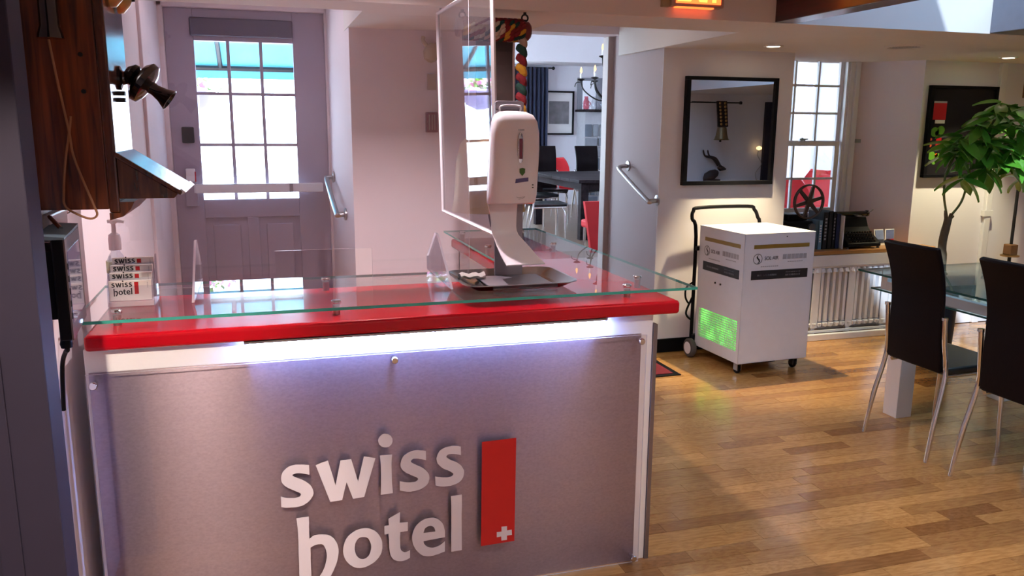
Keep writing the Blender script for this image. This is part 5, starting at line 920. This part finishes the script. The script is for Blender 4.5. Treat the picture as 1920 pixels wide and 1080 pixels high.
# ================================================================ dining room furniture
FZ = .30
DT = thing('dining_table', 'dark wooden dining table seen through the doorway', 'table', (4.4, 10.4, FZ))
for k in range(6): MB().box(3.72, 5.6, 9.35+.332*k, 9.676+.332*k, FZ+.71, FZ+.75).build('plank', M['blackwood'], DT, bevel=.004)
MB().box(3.80, 5.5, 9.45, 9.50, FZ+.62, FZ+.71).box(3.80, 5.5, 11.2, 11.25, FZ+.62, FZ+.71).box(3.80, 3.85, 9.5, 11.2, FZ+.62, FZ+.71).box(5.45, 5.5, 9.5, 11.2, FZ+.62, FZ+.71).build('apron', M['blackwood'], DT)
for x, y in ((3.78, 9.42), (3.78, 11.15), (5.42, 9.42), (5.42, 11.15), (4.10, 9.42)): MB().box(x, x+.10, y, y+.10, FZ, FZ+.71).build('leg', M['blackwood'], DT, bevel=.004)
MB().box(3.85, 5.42, 9.44, 9.50, FZ+.12, FZ+.20).build('stretcher', M['blackwood'], DT)
pn = thing('plate', 'white plate at the edge of the dark dining table', 'plate', (4.72, 9.9, FZ+.75))
MB().lathe([(.06, 0), (.11, .012), (.113, .014), (.06, .006)], (4.72, 9.9, FZ+.7503), n=24).build('dish', M['white_plastic'], pn, smooth=True); MB().lathe([(.055, .006), (.057, .009)], (4.72, 9.9, FZ+.7503), n=20).build('rim_ring', M['greytext'], pn)
def put_chair(x, y, rz, label):
    c = copy_tree(C1); c.location = (x, y, FZ); c.rotation_euler.z = rz; c['label'] = label; c['group'] = 'dark chairs at the dining room table'
    for q in c.children_recursive: pass
    return c
put_chair(4.10, 11.75, -PI/2, 'dark high-back chair past the dark dining table, under the framed print')
put_chair(4.78, 11.75, -PI/2, 'dark high-back chair before the stone fireplace, half hidden by the door jamb')
put_chair(3.02, 9.40, -.10, 'dark chair with chrome legs at the near corner of the dining table')
put_chair(3.35, 10.6, .1, 'dark chair mostly hidden behind the white dispenser, beside the dining table')
def red_chair(x, y, rz, label, shell=False):
    t = thing('red_chair', label, 'chair', (x, y, FZ), 'red upholstered chairs'); t.rotation_euler.z = rz
    rows = []
    for i in range(10):
        u = i/9; z = .44+.46*u; hw = .25*math.cos(max(0, u-.55)/.45*1.15)**.6
        rows.append([(-.02-.05*u+.06*(2*k/8-1)**2, hw*(2*k/8-1), z) for k in range(9)])
    MB().sheet(rows, .05).build('backrest', M['red_fabric'], t, smooth=True, local=True)
    MB().hexa([(0, -.24, .42), (.48, -.24, .42), (.48, .24, .42), (0, .24, .42)], [(0, -.24, .50), (.48, -.24, .49), (.48, .24, .49), (0, .24, .50)]).build('seat', M['red_fabric'], t, local=True, bevel=.02)
    for a in (.03, .44):
        for s in (-1, 1): MB().tube([(a, s*.19, .42), (a+(.03 if a > .2 else -.03), s*.22, 0)], [.016, .010], 8).build('leg', M['chrome'], t, local=True, smooth=True)
    return t
red_chair(4.55, 12.5, -PI/2, 'red rounded chair peeking past the dark chair at the dining table')
# red high chair just inside the doorway, close to the jamb
rcx = thing('red_side_chair', 'red high-back chair just inside the dining doorway beside the jamb', 'chair', (3.05, 7.35, FZ), 'red upholstered chairs')
MB().sheet([[(2.98+.30*k/4+(.08-.08*i/6), 7.35, FZ+.18+.50*i/6) for k in range(5)] for i in range(7)], .05).build('backrest', M['red_fabric'], rcx, smooth=True)
MB().box(3.13, 3.50, 7.40, 7.80, FZ+.38, FZ+.46).build('seat', M['red_fabric'], rcx, bevel=.02)
for x, y in ((3.16, 7.37), (3.46, 7.37), (3.16, 7.76), (3.46, 7.76)): MB().cyl((x, y, FZ), (x, y, FZ+.38), .014, n=8).build('leg', M['chrome'], rcx, smooth=True)
# red chairs seen through the sill window
red_chair(5.80, 7.45, PI*.95, 'red rounded chair close behind the sill window by the film reel')
red_chair(6.4, 8.35, PI*1.05, 'bright red chair deeper in the dining room past the sill window')
red_chair(4.98, 6.95, -PI/2, 'red chair seen low through the bottom panes of the sill window')
st2 = thing('side_table', 'pale wooden cafe table between the red chairs', 'table', (6.6, 7.55, FZ))
MB().box(6.1, 7.2, 7.35, 7.65, FZ+.66, FZ+.70).build('table_top', M['sillwood'], st2, bevel=.004)
for x in (6.2, 7.1): MB().cyl((x, 7.5, FZ), (x, 7.5, FZ+.66), .025, n=10).build('leg', M['iron'], st2)
# picture, curtain, fireplace, chandelier
FPx = thing('framed_print', 'black framed print with wide white mount on the dining room wall', 'picture', (5.13, 13.97, 1.55))
x0, x1, z0, z1 = 4.87, 5.43, 1.55, 2.315
MB().box(x0, x1, 13.96, 13.999, z1-.03, z1).box(x0, x1, 13.96, 13.999, z0, z0+.03).box(x0, x0+.028, 13.96, 13.999, z0+.03, z1-.03).box(x1-.028, x1, 13.96, 13.999, z0+.03, z1-.03).build('frame', M['black'], FPx)
mtm = box(x0+.028, x1-.028, 13.985, 13.99, z0+.03, z1-.03).build('mount', M['paper'], FPx)
box(x0+.09, x1-.09, 13.98, 13.985, z0+.19, z1-.18).build('photo', pm('grey photo print', (.20, .19, .20), .5, var=.6, scale=7), mtm)
NC = thing('navy_curtain', 'long navy blue curtain hanging beside the framed print', 'curtain', (4.6, 13.85, .35))
rows = [[(4.20+.68*k/60+.006*math.sin(k), 13.82+.045*math.sin(k*.95)*(1.0 if i else .6), z) for k in range(61)] for i, z in enumerate((2.70, 2.3, 1.4, .34))]
MB().sheet(rows, .006).build('cloth', M['navy'], NC, smooth=True)
MB().cyl((2.8, 13.84, 2.69), (4.95, 13.84, 2.69), .014, n=10).lathe([(.01, 0), (.03, .02), (.03, .04), (.008, .06)], (4.95, 13.84, 2.69), (1, 0, 0), 12).build('rod', M['iron'], NC, smooth=True)
FPL = thing('fireplace', 'grey stone fireplace with dark mantel shelf and mirrors above', 'fireplace', (5.9, 13.7, FZ))
MB().box(5.50, 6.2, 13.60, 13.999, FZ, 1.95).build('mortar_core', M['mortar'], FPL)
rs = random.Random(5); z = FZ
stm = [pm('stone tone %d' % k, c_, .85, var=.25, scale=7, bump=.3) for k, c_ in enumerate(((.20, .21, .25), (.27, .28, .31), (.15, .17, .21)))]
while z < 1.72:
    h = rs.uniform(.13, .22); x = 5.49
    if rs.random() < .3: h = .34
    while x < 6.19:
        wd = rs.uniform(.10, .16) if h > .3 else rs.uniform(.18, .32); x2 = min(x+wd, 6.2); r = .012
        MB().box(x+r, x2-r, 13.572+rs.uniform(-.012, .012), 13.62, z+r, min(z+h, 1.75)-r).build('stone', rs.choice(stm), FPL, bevel=.012)
        x = x2
    z += h
MB().box(5.46, 6.2, 13.50, 13.99, 1.955, 1.995).build('mantel', M['blackwood'], FPL, bevel=.004)
MB().box(5.49, 5.58, 13.95, 13.99, 1.996, 2.52).box(5.86, 5.95, 13.93, 13.99, 1.996, 2.52).box(5.49, 6.2, 13.96, 13.99, 2.50, 2.55).build('mirror_frame', pm('grey mirror frame', (.25, .25, .29), .4), FPL)
box(5.58, 5.86, 13.97, 13.975, 1.996, 2.50).build('mirror_glass', M['mirror'], FPL); box(5.95, 6.2, 13.97, 13.975, 1.996, 2.50).build('mirror_glass', M['mirror'], FPL)
pk = glassy('pink glass', (.85, .35, .42), .06, .1, (1, .5, .5)); cg_ = glassy('clear bottle glass', (.9, .92, .95), .06, .08)
for x, m, nm, lb_ in ((5.52, pk, 'glass_jug', 'pinkish glass jug on the mantel, nearest the framed print'), (5.67, cg_, 'glass_jug', 'clear glass jug on the mantel just beside the pinkish jug'), (5.82, cg_, 'glass_carafe', 'clear carafe on the mantel under the chandelier arm')):
    t = thing(nm, lb_, 'jug', (x, 13.62, 1.9953), 'glassware on the mantel')
    MB().lathe([(.04, 0), (.05, .02), (.05, .13), (.03, .18), (.034, .22)], (x, 13.62, 1.9956), n=16).build('body', m, t, smooth=True); MB().torus((x+.05, 13.62, 2.09), .035, .006, (0, 1, 0), 14, 6).build('handle', m, t, smooth=True)
CHD = thing('chandelier', 'black iron chandelier with candle bulbs hanging in the dining room', 'chandelier', (4.48, 10.0, 2.6))
MB().cyl((4.48, 10, 2.7), (4.48, 10, 3.45), .008, n=6).cyl((4.48, 10, 2.05), (4.48, 10, 2.75), .02, n=8).lathe([(.01, -.05), (.05, 0), (.02, .06)], (4.48, 10, 2.05), n=12).lathe([(.02, 0), (.05, .03), (.02, .06)], (4.48, 10, 2.68), n=12).build('stem', M['iron'], CHD, smooth=True)
for tier, (R_, zt, nn) in enumerate(((.47, 2.27, 7), (.20, 2.56, 4))):
    for k in range(nn):
        t = 2*PI*k/nn+2.75; u = Vector((math.cos(t), math.sin(t), 0)); c_ = Vector((4.48, 10, 0))
        zb = 2.05 if tier == 0 else 2.45
        am = MB().tube(smooth_path([c_+u*.01+Vector((0, 0, zb)), c_+u*R_*.5+Vector((0, 0, zb-.02 if tier == 0 else zb)), c_+u*R_*.9+Vector((0, 0, zt-.12)), c_+u*R_+Vector((0, 0, zt))], 5), .010, 6)
        if tier == 0: am.tube(smooth_path([c_+Vector((0, 0, 2.72)), c_+u*.10+Vector((0, 0, 2.55)), c_+u*.16+Vector((0, 0, 2.25)), c_+u*.10+Vector((0, 0, 2.04))], 4), .008, 6).tube(smooth_path([c_+u*R_+Vector((0, 0, zt-.01)), c_+u*(R_+.06)+Vector((0, 0, zt-.02)), c_+u*(R_+.08)+Vector((0, 0, zt-.07))], 3), .006, 5)
        am.lathe([(.012, 0), (.05, .02), (.045, .028), (.018, .035)], c_+u*R_+Vector((0, 0, zt)), n=10)
        am = am.build('arm', M['iron'], CHD, smooth=True)
        MB().cyl(c_+u*R_+Vector((0, 0, zt+.03)), c_+u*R_+Vector((0, 0, zt+.10)), .014, n=8).build('candle', M['paper'], am)
        MB().lathe([(.008, 0), (.018, .025), (.012, .055), (.002, .08)], c_+u*R_+Vector((0, 0, zt+.10)), n=8).build('bulb', M['candle'], am, smooth=True)

# ================================================================ outside: flower basket and car
for (bx_, by_, bz_, lb_) in ((-.62, 8.98, 2.02, 'hanging basket of pink flowers under the awning outside the door'), (-1.7, 8.98, 2.0, 'second hanging flower basket further along the awning')):
    FB = thing('flower_basket', lb_, 'flower basket', (bx_, by_, bz_-.4), 'hanging flower baskets outside')
    MB().lathe([(.05, -.22), (.16, -.16), (.21, -.02), (.20, 0), (.10, -.02)], (bx_, by_, bz_), n=20).build('pot', pm('violet pot', (.22, .18, .34), .6), FB, smooth=True)
    MB().cyl((bx_, by_, bz_), (bx_, by_, 2.42), .006, n=5).build('hanger', M['iron'], FB)
    fm = MB(); rf = random.Random(int(-bx_*10))
    for k in range(160):
        a = rf.random()*2*PI; r = rf.uniform(0, .34); zz = bz_+.02+rf.uniform(-.05, .20)*(1-r*1.5)
        p = Vector((bx_+r*math.cos(a), by_+r*math.sin(a), zz)); d1 = Vector((rf.uniform(-1, 1), rf.uniform(-1, 1), rf.uniform(-.3, 1))).normalized(); d2 = d1.orthogonal().normalized()
        fm.mat(k % 3).add([p-d1*.04, p+d2*.028, p+d1*.04, p-d2*.028], [(0, 1, 2, 3)])
    o = fm.build('blossoms', [pm('pink petals', (.75, .20, .40), .6), pm('pale petals', (.85, .62, .72), .6), M['leaf']], FB); o['kind'] = 'stuff'
CR = thing('parked_car', 'pale car parked in the bright street outside the entrance door', 'car', (-.9, 22.0, .08))
prof = [(-3.0, .35), (1.15, .35), (1.2, .62), (1.0, .80), (.25, .88), (-.35, 1.38), (-1.9, 1.40), (-2.7, .95), (-3.0, .85)]
MB().prism([(x, z+.08) for x, z in prof], 'y', 23.1, 21.4).build('body', pm('pale car paint', (.70, .72, .76), .25, coat=.6), CR, bevel=.05)
for x0_, x1_ in ((-.30, -.95), (-1.05, -1.85)): MB().prism([(x1_, 1.0), (x0_+(.35 if x0_ > -.5 else 0), 1.0), (x0_, 1.36), (x1_, 1.36)], 'y', 21.399, 21.39).build('side_window', pm('pale car glass', (.60, .64, .68), .4), CR)
for x in (.50, -2.2):
    for yy in (21.42, 23.08):
        wl = MB().lathe([(.20, -.10), (.33, -.10), (.345, -.06), (.345, .06), (.33, .10), (.20, .10)], (x, yy, .425), (0, 1, 0), 28).build('wheel', M['rubber'], CR, smooth=True)
        MB().lathe([(.215, -.102), (.20, -.09), (.05, -.105)], (x, yy, .425), (0, 1, 0), 24).build('rim', M['white_metal'], wl, smooth=True)

# ================================================================ rear of the room, seen in the mirror
RB = thing('strap_bell', 'small bronze bell on a dark strap seen within the black framed mirror', 'bell', (7.13, -1.02, 1.5))
MB().cyl((6.6, -1.02, 2.09), (7.46, -1.02, 2.09), .012, n=8).lathe([(.01, 0), (.025, .01), (.025, .04), (.01, .05)], (7.46, -1.02, 2.09), (1, 0, 0), 10).cyl((6.65, -1.297, 2.09), (6.65, -1.02, 2.09), .01, n=6).cyl((7.30, -1.297, 2.09), (7.30, -1.02, 2.09), .01, n=6).build('rod', M['iron'], RB, smooth=True)
MB().sheet([[(7.04+.18*j/3, -1.01+.012*i, 2.11-.40*i/6) for j in range(4)] for i in range(7)], .03).build('strap', M['strap'], RB)
for k in range(7):
    for j in range(2): MB().lathe([(.008, 0), (.022, .006), (.008, .014)], (7.085+.09*j, -.985+.012*k, 2.08-.055*k), (0, 1, 0), 10).build('stud', M['brass'], RB)
MB().lathe([(.02, .22), (.07, .20), (.085, .12), (.10, .03), (.125, 0), (.115, 0), (.07, .15)], (7.13, -.96, 1.50), n=24).build('bell_body', pm('bronze', (.30, .23, .13), .4, .8, var=.2), RB, smooth=True)
MB().cyl((7.13, -.99, 1.47), (7.13, -.99, 1.6), .018, n=8).build('clapper', M['iron'], RB)
RI = thing('ibex_figure', 'dark horned animal figure on a shelf seen within the black framed mirror', 'figure', (7.15, -1.18, .80))
dk = pm('dark figure', (.06, .04, .04), .6, var=.3)
MB().box(6.7, 8.08, -1.299, -1.10, .78, .80).build('shelf', M['white'], RI)
MB().lathe([(.02, -.16), (.075, -.10), (.085, 0), (.06, .09), (.03, .12)], (7.12, -1.18, .93), (.9, 0, .4), 12).lathe([(.02, -.05), (.05, 0), (.03, .06), (.012, .10)], (7.28, -1.18, 1.04), (.9, 0, -.15), 10).box(7.0, 7.25, -1.24, -1.12, .80, .86).build('body', dk, RI, smooth=True)
for s in (-1, 1): MB().tube(smooth_path([(7.25, -1.18+.03*s, 1.08), (7.15, -1.18+.05*s, 1.20), (7.02, -1.18+.07*s, 1.24), (6.98, -1.18+.07*s, 1.34)], 4), [.02]*8+[.014]*4+[.004], 8).build('horn', dk, RI, smooth=True)
RL = thing('wire_lamp', 'small lit lamp on a curly wire seen within the black framed mirror', 'lamp', (8.0, -1.2, .8))
MB().tube(smooth_path([(8.0, -1.2, .8005), (7.96, -1.2, .95), (8.06, -1.2, 1.10), (7.98, -1.2, 1.25), (8.0, -1.2, 1.34)], 5), .006, 6).build('wire', M['steel'], RL, smooth=True)
MB().lathe([(.01, 0), (.045, .02), (.045, .05), (.01, .07)], (8.0, -1.2, 1.33), n=14).build('bulb', M['candle'], RL, smooth=True)
RD_ = struct('door_2', MB().box(8.12, 8.95, -1.3, -1.24, 0, 2.12), M['dark'], .005)
MB().box(8.24, 8.83, -1.245, -1.235, .2, .9).box(8.24, 8.83, -1.245, -1.235, 1.05, 1.95).build('panel', M['black'], RD_, bevel=.004)
